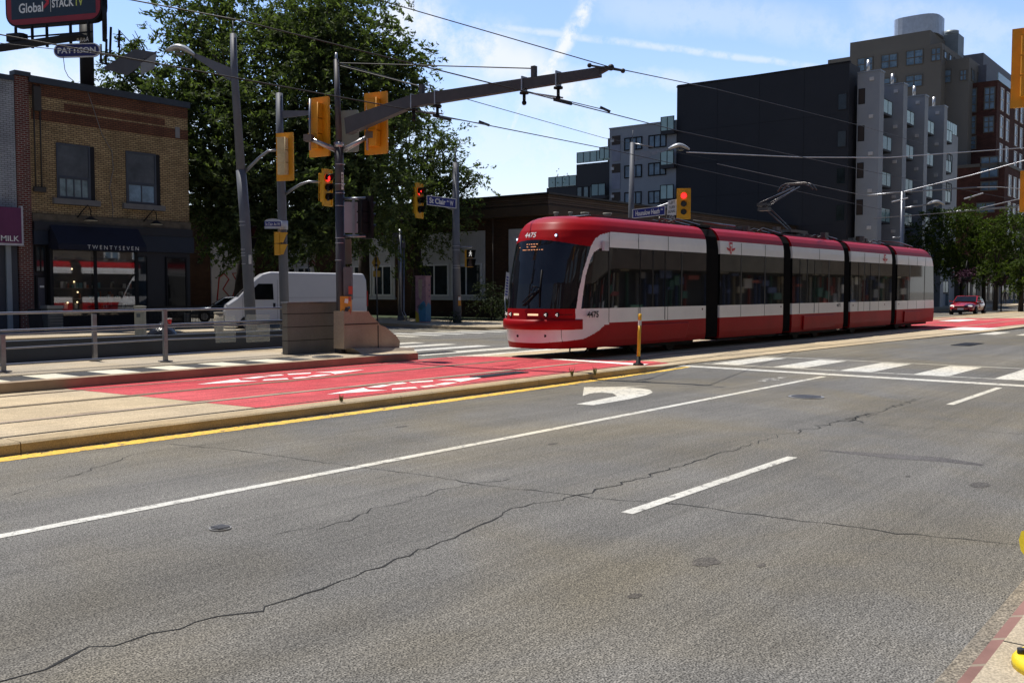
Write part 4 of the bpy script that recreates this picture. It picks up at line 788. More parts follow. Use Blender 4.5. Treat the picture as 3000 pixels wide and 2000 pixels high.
# --- main pole with the long bracket arm
mp=Vector((15.85,18.05,.30)); top=D(985,170,mp.dot(fw)-CH*fw.z if False else (mp-C0).dot(fw)); dM=(mp-C0).dot(fw)
t=thing('tram_wire_pole','dark steel main pole carrying the long bracket arm over the tram tracks','pole',mp); MPt=t
a=MB(); p_=[mp,D(998,800,dM),D(995,560,dM)]; a.tube(p_,[.125,.118,.112],14); a.tube([D(995,560,dM),D(993,420,dM)],[.112,.105],14); a.tube([D(993,420,dM),D(985,175,dM)],[.085,.06],12); a.build('shaft',DARKP,t)
a=MB(); a.cyl(D(993,425,dM),.125,.12,14); a.cyl(D(985,170,dM),.03,.25,8); 
for y in (482,540,566,603,697,712,762): a.cyl(D(996,y,dM),.122,.02,14)
a.build('band_clamp',mat('clamp_steel',(.42,.42,.44),.35,.8),t)
a=MB(); a.bar((mp.x,mp.y,.3),D(1003,986,dM)+Vector((0,0,0)),.27,.25,(0,1,0)); a.build('base_sleeve',DARKP,t)
a=MB(); q=D(1003,978,dM); a.rbox((q.x,q.y,q.z-.5),(.26,.26,1.0),.2); a.build('pole_cover',DARKP,t)
A0=D(1020,371,dM-.15); A1=D(1208,298,(Vector((16.1,15.6,6.1))-C0).dot(fw)); A2=aX(1760,212,16.95); 
a=MB(); a.bar(A0,A1,(.20,.16),(.40,.27)); a.build('bracket_arm_inner',DARKP,t)
a=MB(); a.bar(A1,A2,(.16,.12),(.27,.20)); a.bar(A2+Vector((0,0,.04)),aX(1790,198,17.0),(.12,.05),(.14,.05)); a.build('bracket_arm',DARKP,t)
def onarm(px): k=(px-1208)/(1760-1208); return A1.lerp(A2,max(-.1,k))
a=MB()
for px in (1239,1577): q=onarm(px); a=MB(); a.rbox((q.x,q.y,q.z+.22),(.10,.10,.26)); a.build('stay_bracket',DARKP,t)
ins=[]
for px in (1212,1288,1549,1645):
    q=onarm(px); a=MB(); a.cyl((q.x,q.y,q.z-.19),.10,.04,12); a.cyl((q.x,q.y,q.z-.28),.035,.2,8); a.sphere((q.x,q.y,q.z-.40),.055); a.build('insulator',VB,t); ins.append(q+Vector((0,0,-.42)))
    a=MB(); a.rbox((q.x,q.y,q.z),(.19,.03,.32)); a.build('arm_clamp',mat('clamp_steel',(.42,.42,.44),.35,.8),t)
# braces that hold the two large signals
for x1,y1,x0,y0,dd in ((905,405,985,440,-.2),(1085,397,1008,440,.0)):
    a=MB(); a.tube([D(x0,y0,dM),D(x1,y1,dM+dd)],[.07,.05],8); a.build('signal_bracket',mat('clamp_steel',(.42,.42,.44),.35,.8),t)
    a=MB(); a.rbox(tuple(D(x1,y1,dM+dd)),(.22,.2,.16),.5); a.build('bracket_clamp',mat('clamp_dark',(.15,.13,.12),.5,.5),t)
    a=MB(); q=1 if x1<1000 else -1; a.tube([D(908 if q>0 else 1076,290,dM-.05),D(908 if q>0 else 1076,440,dM-.05)],.03,8); a.build('signal_hanger',GALV,t)
signal('large yellow signal back, the left of the two on the main pole',D(937,373,dM+.2),R(8),1.46,0,YELB)
signal('large yellow signal back, the right of the two on the main pole beneath the arm',D(1103,362,dM+.1),R(12),1.52,0,YELB)
# grey sign back between the signals
def plate(name,label,cat,c,w_,h_,face,m,group=None,th=.02,parts=None,rnd=.0):
    t_=thing(name,label,cat,c,face,group); a=MB()
    k=rnd
    if k: pl=[(-w_/2+k*(1-math.cos(q)),-h_/2+k*(1-math.sin(q))) for q in np.linspace(0,math.pi/2,5)]; pl=[]
    pts=[]
    k=max(rnd,.001)
    for cx_,cy_,a0 in ((w_/2-k,h_/2-k,0),(-w_/2+k,h_/2-k,90),(-w_/2+k,-h_/2+k,180),(w_/2-k,-h_/2+k,270)):
        for q in range(0,91,30): an=math.radians(a0+q); pts.append((0,cx_+k*math.cos(an),cy_+k*math.sin(an)))
    a.prism(pts,(-th,0,0)); a.build('panel',m,t_,True); return t_
FC=YAW+math.pi   # facing the camera
SB=mat('sign_back_grey',(.27,.27,.31),.5,.2,.1,2.)
plate('blank_sign','tall grey back of a sign on the main pole between the two large yellow signals','sign',D(1018,385,dM+.45),.62,1.05,R(200),mat('sign_back_green',(.25,.31,.29),.5),rnd=.06)
t=plate('blank_sign','square grey sign back on a bracket right of the main pole','sign',D(1036,637,dM-.1),.46,.76,FC+.15,SB,rnd=.03); 
a=MB(); a.box(.0,-.03,-.48,.05,.03,.48); a.build('mount_rail',GALV,t,True)
for y in (583,693):
    a=MB(); a.tube([D(1003,y,dM),D(1072,y-2,dM-.1)],.035,8); a.build('sign_bracket',GALV,MPt)
signal('black tram signal seen from the side, right of the square grey sign back',D(1078,637,dM),R(-8),1.05,0,VB,vis=VB,w=.4,black=True,name='tram_signal')
plate('blank_sign','narrow brown sign back low on the main pole above the stickered box','sign',D(1019,737,dM+.15),.2,.62,FC-.5,mat('sign_back_brown',(.16,.13,.10),.6),rnd=.03)
t=thing('stickered_box','small signal box with torn orange and white stickers on the main pole','box',D(1020,885,dM))
a=MB(); c=D(1020,830,dM-.12); a.rbox((c.x,c.y,c.z),(.2,.2,.8),YAW); a.build('box_body',mat('box_grey',(.11,.11,.12),.6),t)
a=MB(); c2=D(1014,893,dM-.2); a.rbox((c2.x,c2.y,c2.z),(.2,.26,.42),YAW); b_=a.build('push_button_box',mat('orange_box',(.60,.24,.02),.5,0,.2,6),t)
rs=random.Random(5)
for i in range(9):
    u=rs.uniform(-.11,.11); z=rs.uniform(-.19,.19); cc=c2+rt*u+up*z-fw*(.105+.001*i); s_=MB(); s_.rbox(tuple(cc),(.004,.05+rs.random()*.05,.05+rs.random()*.06),YAW,(('X'),rs.uniform(-.4,.4))); s_.build('sticker',mat('sticker%d'%(i%5),[(.75,.72,.68),(.45,.05,.03),(.02,.02,.03),(.05,.12,.2),(.7,.3,.03)][i%5],.5),t)
cc=D(1027,850,dM-.24); s_=MB(); s_.rbox(tuple(cc),(.004,.1,.2),YAW); s_.build('sticker',mat('sticker1',(.45,.05,.03),.5),t)
t=plate('pole_number_label','narrow white number label strapped to the main pole','label',D(1003,530,dM-.13),.05,.42,FC,mat('label_white',(.6,.6,.58),.6)); text('7744',(.003,.015,-.17),(0,0,1),(0,-1,0),.032,BLK,t,width=.34,local=True,name='lettering')
# --- leaning lamp pole on the left
dA=32.0; t=thing('street_light','tall grey street light pole leaning left beside the brick shop, lamp arm reaching left','street light',D(737,1000,dA)); LA=t
a=MB(); a.tube([D(738,1003,dA),D(716,620,dA),D(706,500,dA)],[.19,.17,.165],14); a.tube([D(706,500,dA),D(687,220,dA),D(683,100,dA)],[.15,.12,.105],12); a.tube([D(683,100,dA),D(682,62,dA)],.02,6); a.build('shaft',POLE,t)
a=MB(); 
for y in (650,661,731,741,749,773): k=(y-500)/500; a.cyl(D(706+32*k,y,dA),.178,.02,14)
a.build('band_clamp',mat('clamp_steel',(.42,.42,.44),.35,.8),t)
a=MB(); a.bar(D(683,222,dA),D(562,158,dA),(.10,.07),(.42,.12)); arm=a.build('lamp_arm',POLE,t)
LH=mat('lamp_head_grey',(.42,.44,.46),.4,.2)
def head(t,p0,p1,h,nm='lamp_head'):
    """cobra head from arm end p0 to tip p1"""
    p0=Vector(p0);p1=Vector(p1); a=MB(); rows=[]; d=(p1-p0); sd=d.normalized().cross(Vector((0,0,1))).normalized(); n=8
    for i in range(n+1):
        k=i/n; c=p0+d*k+Vector((0,0,h*.35*math.sin(math.pi*k))); w_=h*(.35+.75*math.sin(math.pi*min(1,k*.9+.08))); hh=h*(.18+.5*math.sin(math.pi*min(1,k*.85+.1)))
        rows.append([c+sd*w_*.6*math.cos(q)+Vector((0,0,hh*.55*math.sin(q)*(1 if math.sin(q)>0 else .35))) for q in np.linspace(0,2*math.pi,13)[:-1]])
    a.add([p for r_ in rows for p in r_],[(i*12+j,(i+1)*12+j,(i+1)*12+(j+1)%12,i*12+(j+1)%12) for i in range(n) for j in range(12)]+[tuple(range(12)),tuple(n*12+j for j in range(12))[::-1]],True); o=a.build(nm,LH,t)
    a=MB(); c=p0.lerp(p1,.55); a.sphere(tuple(c+Vector((0,0,-.02))),h*.42,10,(1,1,.35)); a.build('lens',mat('lamp_lens_dark',(.10,.11,.11),.2),o)
head(t,D(572,164,dA),D(488,150,dA),.42)
a=MB(); a.tube([D(713,508,dA),D(760,462,dA),D(785,443,dA),D(812,440,dA)],[.06,.05,.045,.04],8); a.build('signal_arm',GALV,t)
signal('yellow signal back with pale housing, on the curved arm of the leaning street light',D(836,460,dA-.6),R(16),1.56,0,TANH,vis=TANH,w=.42)
t2=plate('pole_sign','small white sign edge strapped to the side of the leaning street light','sign',D(733,760,dA-.25),.1,.3,FC+.9,mat('label_white',(.6,.6,.58),.6))
# --- second pole
dB=32.6; t=thing('signal_pole','straight grey signal pole between the leaning street light and the main pole','pole',D(836,1013,dB)); PB=t
a=MB(); a.tube([D(836,1013,dB),D(826,600,dB),D(820,420,dB),D(818,274,dB)],[.16,.15,.125,.115],14); a.tube([D(818,274,dB),D(818,255,dB)],.02,6); a.build('shaft',POLE,t)
a=MB(); a.bar(D(824,336,dB),D(906,331,dB),(.08,.07),(.26,.14)); a.build('side_arm',POLE,t)
a=MB(); a.tube([D(833,570,dB),D(880,540,dB),D(905,532,dB),D(943,535,dB)],[.055,.045,.04,.035],8); a.build('signal_arm',GALV,t)
a=MB(); a.cyl(D(829,660,dB),.165,.3,14); a.build('wrap_label',mat('label_pale',(.45,.5,.58),.6),t)
signal('yellow traffic light with red lit, partly hidden behind the main pole',D(960,550,dB-.3),R(-78),1.24,1,w=.42)
# heritage street name plate
BLU=mat('sign_blue',(.012,.022,.20),.45); WH=mat('sign_white',(.70,.70,.70),.45)
t=thing('street_name_sign','small white and blue arched St.Clair Av W plate on the straight grey signal pole','street sign',D(799,657,dB-.2),FC,'street name signs')
w_,h_=.56,.30; a=MB(); pts=[(0,-w_/2,-h_/2),(0,w_/2,-h_/2),(0,w_/2,h_/2-.06)]+[(0,w_/2*math.cos(q),h_/2-.06+.10*math.sin(q)) for q in np.linspace(.2,math.pi-.2,7)]+[(0,-w_/2,h_/2-.06)]; a.prism(pts,(-.02,0,0)); a.build('plate',mat('plate_pale',(.42,.46,.52),.5),t,True)
a=MB(); a.box(.001,-w_/2,-.07,.006,w_/2,.09); a.build('blue_band',BLU,t,True); text('St.Clair Av W',(.008,-w_/2+.03,-.045),(0,1,0),(0,0,1),.10,WH,t,local=True,width=w_-.06,off=.001)
# pedestrian signal on that pole
def ped(label,c,face,s=1.,m=YEL,vis=YEL,walk=False,name='pedestrian_signal'):
    t_=thing(name,label,'pedestrian signal',c,face,'pedestrian signals'); 
    for i in (0,1):
        z=(.2-.4*i)*s; a=MB(); a.rbox((-.1*s,0,z),(.2*s,.36*s,.37*s),bev=.03*s); a.build('housing',m,t_,True)
        v=MB(); k=.17*s; v.add([(0,-k,z+k),(0,k,z+k),(.24*s,k,z+k),(.24*s,-k,z+k),(0,-k,z-k),(0,k,z-k),(.10*s,k,z-k),(.10*s,-k,z-k)],[(0,1,2,3),(0,3,7,4),(1,5,6,2)]); vo=v.build('visor',vis,t_,True); md=vo.modifiers.new('s','SOLIDIFY'); md.thickness=.01
        a=MB(); a.box(.002,-k,z-k,.006,k,z+k); a.build('lens',LD,t_,True)
    if walk:
        g=MB(); z=.2*s
        for p_ in ([(-.02,.10),(-.02,.03)],[(-.02,.03),(-.07,-.10)],[(-.02,.03),(.05,-.10)],[(-.02,.09),(.05,.03)],[(-.02,.09),(-.07,.02)]): g.tube([(.012,-p_[0][0]*s,z+p_[0][1]*s),(.012,-p_[1][0]*s,z+p_[1][1]*s)],.013*s,5)
        g.sphere((.012,.02*s,z+.13*s),.02*s,6); g.build('walking_figure',mat('walk_white',(.9,.9,.88),.4,emit=(1,1,.95),es=.5),t_,True)
    return t_
ped('yellow two-lens pedestrian signal seen from the side below the St.Clair plate',D(822,714,dB-.15),R(-42),1.0,mat('ped_yellow',(.66,.33,.02),.5),mat('ped_yellow',(.66,.33,.02),.5))
t2=ped('dark pedestrian signal with a red light showing beside the leaning street light',D(728,695,dA+.4),R(-60),1.0,BLK,VB); 
a=MB(); a.box(.008,-.09,.13,.012,.04,.27); a.build('lit_hand',LR,t2,True)
# --- street name pole by the corner
dC=(G(1340,946,.14)-C0).dot(fw); t=thing('signal_pole','grey pole with a needle top carrying the blue St Clair Av W sign','pole',D(1340,946,dC))
a=MB(); a.tube([D(1340,946,dC),D(1336,700,dC),D(1335,478,dC)],[.22,.20,.16],12); a.tube([D(1335,478,dC),D(1334,430,dC)],[.06,.01],6); a.build('shaft',POLE,t)
a=MB(); 
for y in (721,733,778,785): a.cyl(D(1337,y,dC),.215,.03,12)
a.build('band_clamp',mat('clamp_steel',(.42,.42,.44),.35,.8),t)
a=MB(); a.tube([D(1336,618,dC),D(1300,605,dC),D(1240,577,dC)],.04,6); 
for y in (724,779): a.tube([D(1337,y,dC),D(1384,y,dC)],.05,6)
a.build('signal_arm',GALV,t)
signal('yellow traffic light with red lit, left of the blue St Clair Av W sign',D(1229,588,dC-.3),R(-76),1.80,1,w=.42)
ped('pedestrian signal showing the white walking figure on the needle-topped pole',D(1377,757,dC-.3),R(-110),1.15,mat('ped_yellow',(.66,.33,.02),.5),VB,True)
t=thing('push_button_sign','small orange and white crossing button box low on the needle-topped pole','button box',D(1346,882,dC-.25),FC)
a=MB(); a.box(-.1,-.07,-.24,.0,.07,.24); a.build('box_body',mat('orange_box',(.60,.24,.02),.5,0,.2,6),t,True); a=MB(); a.box(.001,-.06,.04,.006,.06,.22); a.build('sticker',WH,t,True)
def street_sign(label,txt,sup,c0,c1,h,d0,d1):
    """long blue sign; c0/c1 = pixel centres of its short ends"""
    p=D(*c0,d0);q=D(*c1,d1); r=(q-p).normalized(); u=Vector((0,0,1)); n=r.cross(u); t_=thing('street_name_sign',label,'street sign',(p+q)/2,0,'street name signs')
    w_=(q-p).length; a=MB(); o=p-u*h/2; a.prism([o,o+r*w_,o+r*w_+u*h,o+u*h],-n*.03); a.build('plate',WH,t_); e=h*.07
    a=MB(); o2=o+r*e+u*e+n*.003; a.prism([o2,o2+r*(w_-2*e),o2+r*(w_-2*e)+u*(h-2*e),o2+u*(h-2*e)],-n*.002); a.build('blue_face',BLU,t_)
    x=w_*.09; 
    for s_,wf,hf,yo in txt: text(s_,o+r*(x+0)+u*h*yo,r,u,h*hf,WH,t_,width=w_*wf,off=.006,bold=.032); x+=w_*(wf+.035)
    return t_
street_sign('blue St Clair Av W sign on the needle-topped pole','','',(1249,588),(1337,597),.60,dC-.3,dC-.25) if False else street_sign('blue St Clair Av W sign on the needle-topped pole',[('St Clair',.55,.58,.22),('Av',.07,.2,.55),('W',.12,.52,.22)],'',(1250,586),(1337,597),.50,dC-.3,dC-.25)
# --- pole behind the tram nose with lamp, signs, light
dD=52.; t=thing('street_light','grey street light pole behind the tram with a lamp arm reaching right','street light',D(1845,945,dD))
a=MB(); a.tube([D(1843,946,dD),D(1849,640,dD),D(1853,418,dD)],[.18,.16,.13],12); a.tube([D(1853,418,dD),D(1854,382,dD)],.02,6); a.build('shaft',POLE,t)
a=MB(); a.bar(D(1857,460,dD),D(1960,437,dD),(.12,.07),(.42,.10)); a.tube([D(1858,421,dD),D(1915,430,dD)],.035,6); a.build('lamp_arm',GALV,t); head(t,D(1958,438,dD),D(2020,438,dD),.48)
a=MB(); a.tube([D(1850,640,dD),D(1910,613,dD),D(1960,595,dD),D(1985,585,dD)],.05,6); a.build('signal_arm',GALV,t)
street_sign('blue Hounslow Heath Rd sign above the tram roof',[('Hounslow Heath',.74,.56,.22),('Rd',.06,.2,.55)],'',(1853,627),(1949,616),.50,dD-.3,dD-.3)
def psign(name,label,corners,dep,m,group=None,th=.03,cat='sign'):
    """flat sign from its four surveyed corners (tl,tr,br,bl)"""
    P_=[D(x,y,dep) for x,y in corners]; c=sum(P_,Vector())/4; t_=thing(name,label,cat,c,0,group); n=(P_[1]-P_[0]).cross(P_[3]-P_[0]).normalized()
    if n.dot(fw)>0: n=-n
    a=MB(); a.prism([p for p in P_[::-1]],-n*th); a.build('plate',m,t_); return t_,P_,n
t,P_,n=psign('lane_sign','white LEFT TURN SIGNAL sign with a black lower panel above the tram roof',((1957,588),(1983,583),(1980,652),(1953,648)),dD-.3,WH)
def onp(P_,u,v): a=P_[3].lerp(P_[2],u); b=P_[0].lerp(P_[1],u); return a.lerp(b,v)
r_=(P_[1]-P_[0]).normalized(); u_=(P_[0]-P_[3]).normalized(); W_=(P_[1]-P_[0]).length; H_=(P_[0]-P_[3]).length
for s_,v,wf in (('LEFT',.80,.60),('TURN',.58,.66),('SIGNAL',.37,.86)): text(s_,onp(P_,(1-wf)/2,v)+n*.004,r_,u_,H_*.14,BLK,t,width=W_*wf,bold=.01)
a=MB(); a.prism([onp(P_,.0,.01)+n*.003,onp(P_,1,.01)+n*.003,onp(P_,1,.31)+n*.003,onp(P_,0,.31)+n*.003],n*.004); a.build('black_panel',BLK,t)
for s_,v,wf in (('U-TURN',.185,.6),('PERMITTED',.05,.86)): text(s_,onp(P_,(1-wf)/2,v)+n*.009,r_,u_,H_*.09,WH,t,width=W_*wf)
signal('yellow traffic light with red lit, facing the street right of the LEFT TURN SIGNAL sign',D(2003,597,dD-.4),R(211),1.66,1,w=.45,vis=YEL)
# --- far pole with tram wire arms
dE=72.; t=thing('street_light','slim pale pole far along the street with cross arms and a lamp over the trees','street light',D(2641,925,dE))
a=MB(); a.tube([D(2638,925,dE),D(2643,562,dE)],[.14,.11],10); a.build('shaft',GALV,t)
a=MB(); a.tube([D(2541,573,dE),D(2645,562,dE),D(2862,549,dE)],.06,6); a.tube([D(2613,696,dE),D(2640,696,dE)],.05,6); a.build('cross_arm',GALV,t)
a=MB(); a.tube([D(2646,610,dE),D(2725,598,dE)],.06,6); a.build('lamp_arm',GALV,t); head(t,D(2718,599,dE),D(2766,600,dE),.5)
dF=85.; t=thing('street_light','distant lamp arm pole at the right edge behind the street trees','street light',D(3020,905,dF)); a=MB(); a.tube([D(3020,905,dF),D(3020,540,dF)],.12,8); a.build('shaft',GALV,t); a=MB(); a.tube([D(3020,600,dF),D(2770,622,dF)],.06,6); a.tube([D(3020,607,dF),D(2960,655,dF)],.05,6); a.build('cross_arm',GALV,t)
# --- right edge signals on a near pole outside the frame
dR=17.3; t=thing('signal_pole','near signal pole just past the right edge','pole',D(3120,1230,dR)); b=G(3150,1180)
a=MB(); a.tube([D(3150,1160,dR),D(3135,-150,dR)],[.13,.10],12); a.build('shaft',POLE,t); a=MB(); a.tube([D(3140,250,dR),D(3040,230,dR)],.05,8); a.tube([D(3140,600,dR),D(3040,580,dR)],.05,8); a.build('signal_arm',GALV,t)
signal('large orange signal back cut by the right edge at the top',D(3020,197,dR),R(5),1.42,0,YELB)
signal('small yellow signal back cut by the right edge halfway up',D(3018,560,26.),R(5),1.12,0,YEL)
# --- conduit riser, cabinet, warning signs by the corner
dH=54.; t=thing('conduit_riser','slim metal riser post with two conduits and small boxes on top','utility post',D(1180,946,dH))
a=MB(); a.tube([D(1172,925,dH),D(1172,672,dH)],.11,8); a.build('post',GALV,t); 
for x in (1180,1187): a=MB(); a.tube([D(x+4,946,dH),D(x+2,925,dH),D(x-4,912,dH),D(x-4,690,dH)],.045,6); a.build('conduit',GALV,t)
a=MB(); a.prism([D(1162,946,dH),D(1184,946,dH),D(1178,912,dH),D(1167,912,dH)],fw*.3); a.build('base_flare',POLE,t)
a=MB(); a.rbox(tuple(D(1159,698,dH)),(.3,.28,.58),YAW); a.rbox(tuple(D(1183,718,dH)),(.2,.16,.3),YAW); a.build('junction_box',mat('junction_grey',(.10,.10,.14),.6),t)
dK=(G(1240,944)-C0).dot(fw)-.5; cab=G(1240,944,.14); t=thing('utility_cabinet','tall pink and blue mural-painted utility cabinet on the corner','utility cabinet',(cab.x,cab.y,.14),YAW-.45)
hc=(945-818)*dK/F-.05; wc,dc=.62,.52
a=MB(); a.box(-dc/2,-wc/2,0,dc/2,wc/2,hc); a.box(-dc/2-.03,-wc/2-.03,hc,dc/2+.03,wc/2+.03,hc+.05); a.build('cabinet_body',mat('mural_pink',(.30,.17,.20),.6,0,.3,3.),t,True)
MUR=[('mural_blue',(.05,.20,.34)),('mural_yellow',(.42,.33,.03)),('mural_cream',(.34,.28,.20)),('mural_green',(.02,.10,.10)),('mural_violet',(.10,.05,.14))]
def mur(k,pts,face=0,dz=.002):
    a=MB(); 
    if face==0: a.prism([(-dc/2-dz,-u,z) for u,z in pts],(-.004,0,0))
    else: a.prism([(u,-wc/2-dz,z) for u,z in pts],(0,-.004,0))
    a.build('mural_patch',mat(*MUR[k],.6,0,.2,5),t,True)
mur(0,[(-.05,.05),(.31,.05),(.31,.95),(.2,1.15),(.0,1.0),(-.15,.7)]); mur(1,[(-.31,.02),(-.08,.02),(-.12,.45),(-.31,.62)]); mur(2,[(-.1,1.3),(.05,1.2),(.12,hc-.15),(-.14,hc-.15)]); 
for q in range(7): an=-.9+q*.3; mur(3,[(.05,.62),(.05+.30*math.sin(an)+.03,.62+.32*math.cos(an)),(.05+.34*math.sin(an),.62+.36*math.cos(an)),(.05+.30*math.sin(an)-.03,.62+.30*math.cos(an))],0,.008)
mur(0,[(-.26,.05),(.26,.05),(.26,.9),(0,1.05),(-.26,.8)],1)
for z in (1.3,1.6,1.9): mur(4,[(.1,z),(.16,z+.07),(.1,z+.14),(.04,z+.07)],1)
a=MB(); a.box(-dc/2-.006,-.28,hc-.55,-dc/2-.002,.0,hc-.54); a.box(-dc/2-.006,-.28,hc-.55,-dc/2-.002,-.27,hc-.2); a.box(-dc/2-.006,-.01,hc-.55,-dc/2-.002,.0,hc-.2); a.build('door_outline',CRACK,t,True)
dS=51.; t=thing('warning_sign','yellow diamond warning sign with a small yellow plate beneath, in front of the tree','sign',D(1105,945,dS)); 
a=MB(); a.tube([D(1106,945,dS),D(1103,790,dS),D(1101,750,dS)],.04,6); a.build('post',GALV,t)
YS=mat('sign_yellow',(.36,.22,.01),.5)
a=MB(); a.prism([D(1102,744,dS),D(1115,770,dS),D(1103,795,dS),D(1089,770,dS)],fw*.03); a.build('diamond_plate',YS,t); a=MB(); a.prism([D(1093,793,dS-.02),D(1114,793,dS-.02),D(1114,811,dS-.02),D(1093,811,dS-.02)],fw*.03); a.build('lower_plate',YS,t)
a=MB(); a.bar(D(1102,768,dS-.05),D(1102,754,dS-.05),.06,.06,(0,1,0)); a.rbox(tuple(D(1102,777,dS-.05)),(.02,.18,.1),YAW); a.build('symbol',BLK,t)
for x0,x1,y0,y1,lab,kind in ((882,898,745,772,'white rectangular parking sign above the van roof, the left one',0),(904,924,741,757,'small white sign plate above the round no-stopping sign',1),(905,923,760,784,'pale sign with a circular symbol above the van roof',2)):
    t,P_,n=psign('parking_sign',lab,((x0,y0),(x1,y0+1),(x1,y1),(x0,y1)),53.5,mat('old_white_sign',(.30,.29,.28) if kind else (.42,.40,.38),.6),group='parking signs by the cross street')
    r_=(P_[1]-P_[0]).normalized();u_=(P_[0]-P_[3]).normalized(); W_=(P_[1]-P_[0]).length; H_=(P_[0]-P_[3]).length
    if kind<2:
        for v in ((.75,.45,.12) if kind==0 else (.55,.2)): a=MB(); a.prism([onp(P_,.15,v)+n*.004,onp(P_,.85,v)+n*.004,onp(P_,.85,v+.12)+n*.004,onp(P_,.15,v+.12)+n*.004],n*.004); a.build('marking',mat('dull_red_text',(.15,.05,.05),.6) if v==.45 else BLK,t)
    else:
        c=onp(P_,.5,.55); a=MB(); ring=[c+r_*W_*.38*math.cos(q)+u_*W_*.38*math.sin(q)+n*.01 for q in np.linspace(0,6.283,17)]; a.tube(ring,.035,5,False); a.bar(ring[6],ring[14],.05,.02,n); a.build('ring_symbol',mat('dull_red_text2',(.2,.02,.02),.6),t)
t=thing('sign_post','thin post holding the parking signs above the van roof','post',D(905,946,54)); a=MB(); a.tube([D(905,946,54),D(904,730,54)],.035,6); a.build('post_tube',GALV,t)
# --- overhead wires
WIRE=mat('wire_black',(.012,.012,.014),.6); WIREP=mat('wire_pale',(.45,.47,.52),.4,.5)
def wire(name,label,pts,r=.012,m=WIRE,sag=0.,group='overhead wires',n=10):
    P_=[Vector(p) for p in pts]; out=[]
    for a_,b_ in zip(P_[:-1],P_[1:]):
        for i in range(n): k=i/n; out.append(a_.lerp(b_,k)-Vector((0,0,4*sag*k*(1-k))))
    out.append(P_[-1]); mb=MB(); mb.tube(out,r,5,False); o=mb.build(name,m); tag(o,label,'wire',group); return o
i0,i1,i2,i3=ins
hA=aX(1215,325,16.1); hB=aX(1553,273,16.6)
wire('contact_wire','lower tram contact wire crossing in front of the big trees to the apartment block',[D(-60,90,17.5),D(0,102,17.8),hA,D(1780,437,33.),D(2480,592,60),D(2700,640,80)],.014)
wire('contact_wire','upper tram contact wire running from the top left to the white street light',[D(340,-8,18.),D(700,60,18.),hB,D(1985,383,31.),D(2560,505,55),D(3000,590,90)],.014)
wire('support_wire','support wire from the tip insulator of the arm down to the upper contact wire',[i3,D(1783,325,24.7)],.011); wire('support_wire','support wire from the inner insulator down to the lower contact wire',[i1,D(1432,366,25.8)],.011)
wire('support_wire','short cross wire between the two outer insulators of the arm',[D(1500,257,22.),i3],.009); wire('support_wire','short cross wire between the two inner insulators of the arm',[i0+Vector((0,0,.1)),i1],.009)
for (p,q,dd,lab) in (((1562,274),(1650,287),20.7,'pale wire splice bar on the upper contact wire'),((1218,326),(1297,334),22.6,'pale wire splice bar on the lower contact wire')):
    t=thing('splice_bar',lab,'wire fitting',D(*p,dd),0,'wire splice fittings'); a=MB(); a.bar(D(*p,dd),D(*q,dd),.025,.03); a.build('bar',WIREP,t); q2=(q[0]-25,q[1]+6) ; a=MB(); a.bar(D(q[0]-27,q[1]+4,dd),D(q[0]+24,q[1]+17,dd+.6),.04,.07); a.build('clamp',WIRE,t)
for (p,q,dd,lab) in (((1758,314),(1788,328),24.6,'dark wire clamp on the upper contact wire'),((1403,356),(1434,368),25.6,'dark wire clamp on the lower contact wire')):
    a=MB(); a.bar(D(*p,dd),D(*q,dd),.05,.06); o=a.build('wire_clamp',WIRE); tag(o,lab,'wire fitting','wire clamps')
tip=aX(1790,198,17.0)
wire('span_wire','thin wire from the top edge to the tip of the bracket arm',[D(1080,-8,19.),tip],.011); wire('span_wire','thin wire from the tip of the bracket arm across the dark apartment wall',[tip,D(2100,262,32),D(2520,368,52),D(2700,420,70)],.012)
a=MB(); a.sphere(tuple(tip),.07); a.sphere(tuple(aX(1727,192,16.9)),.05); a.sphere(tuple(D(1790+35,208,19.4)),.05); a.bar(aX(1727,192,16.9),D(1825,208,19.4),.04,.04); o=a.build('span_fitting',WIRE); tag(o,'dark insulator fitting at the tip of the bracket arm','wire fitting')
pt=D(987,185,dM)
st=[onarm(1577)+Vector((0,0,.3)),onarm(1239)+Vector((0,0,.3))]
wire('stay_cable','upper stay cable from the main pole top to the outer part of the arm',[pt,st[0]],.014); wire('stay_cable','lower stay cable from the main pole top to the inner part of the arm',[pt+Vector((0,0,-.05)),st[1]],.014)
wire('span_wire','faint wire from the main pole top over the trees towards the grey wing',[pt,D(1300,272,30),D(1767,404,55),D(2100,470,80)],.014)
wire('span_wire','thin wire crossing from the left edge in front of the billboard to the main pole',[D(-20,125,28),D(300,160,30),D(600,212,31),D(820,255,32)],.012)
wire('span_wire','wire running from the top edge down behind the leaning street light',[D(330,-10,30),D(600,70,31),D(990,190,36)],.011) if False else None
wire('span_wire','pale wire from the white street lamp across the dark wall to the right edge',[D(2010,446,52),D(2350,461,58),D(2600,462,62),D(3020,432,70)],.03,WIREP)
wire('span_wire','pale wire rising from the slim far pole to the right edge beneath the orange signal',[D(2645,562,72),D(2850,512,70),D(3020,465,68)],.035,WIREP)
wire('span_wire','lower wire across the street trees to the right edge',[D(2560,640,72),D(2790,622,74),D(3020,605,76)],.03,mat('wire_mid',(.12,.12,.13),.5))
wire('span_wire','slanting wire above the street trees ending at the right edge',[D(2870,610,70),D(3020,575,70)],.03,WIREP); wire('span_wire','wire between the far cross arm and the right edge light',[D(2862,549,72),D(2930,548,72),D(3020,556,72)],.03,WIREP)
wire('span_wire','short slanting insulated bar left of the slim far pole',[D(2612,592,70),D(2660,580,70)],.05,WIREP); wire('span_wire','short slanting insulated bar over the street trees',[D(2824,583,70),D(2880,566,70)],.05,WIREP)
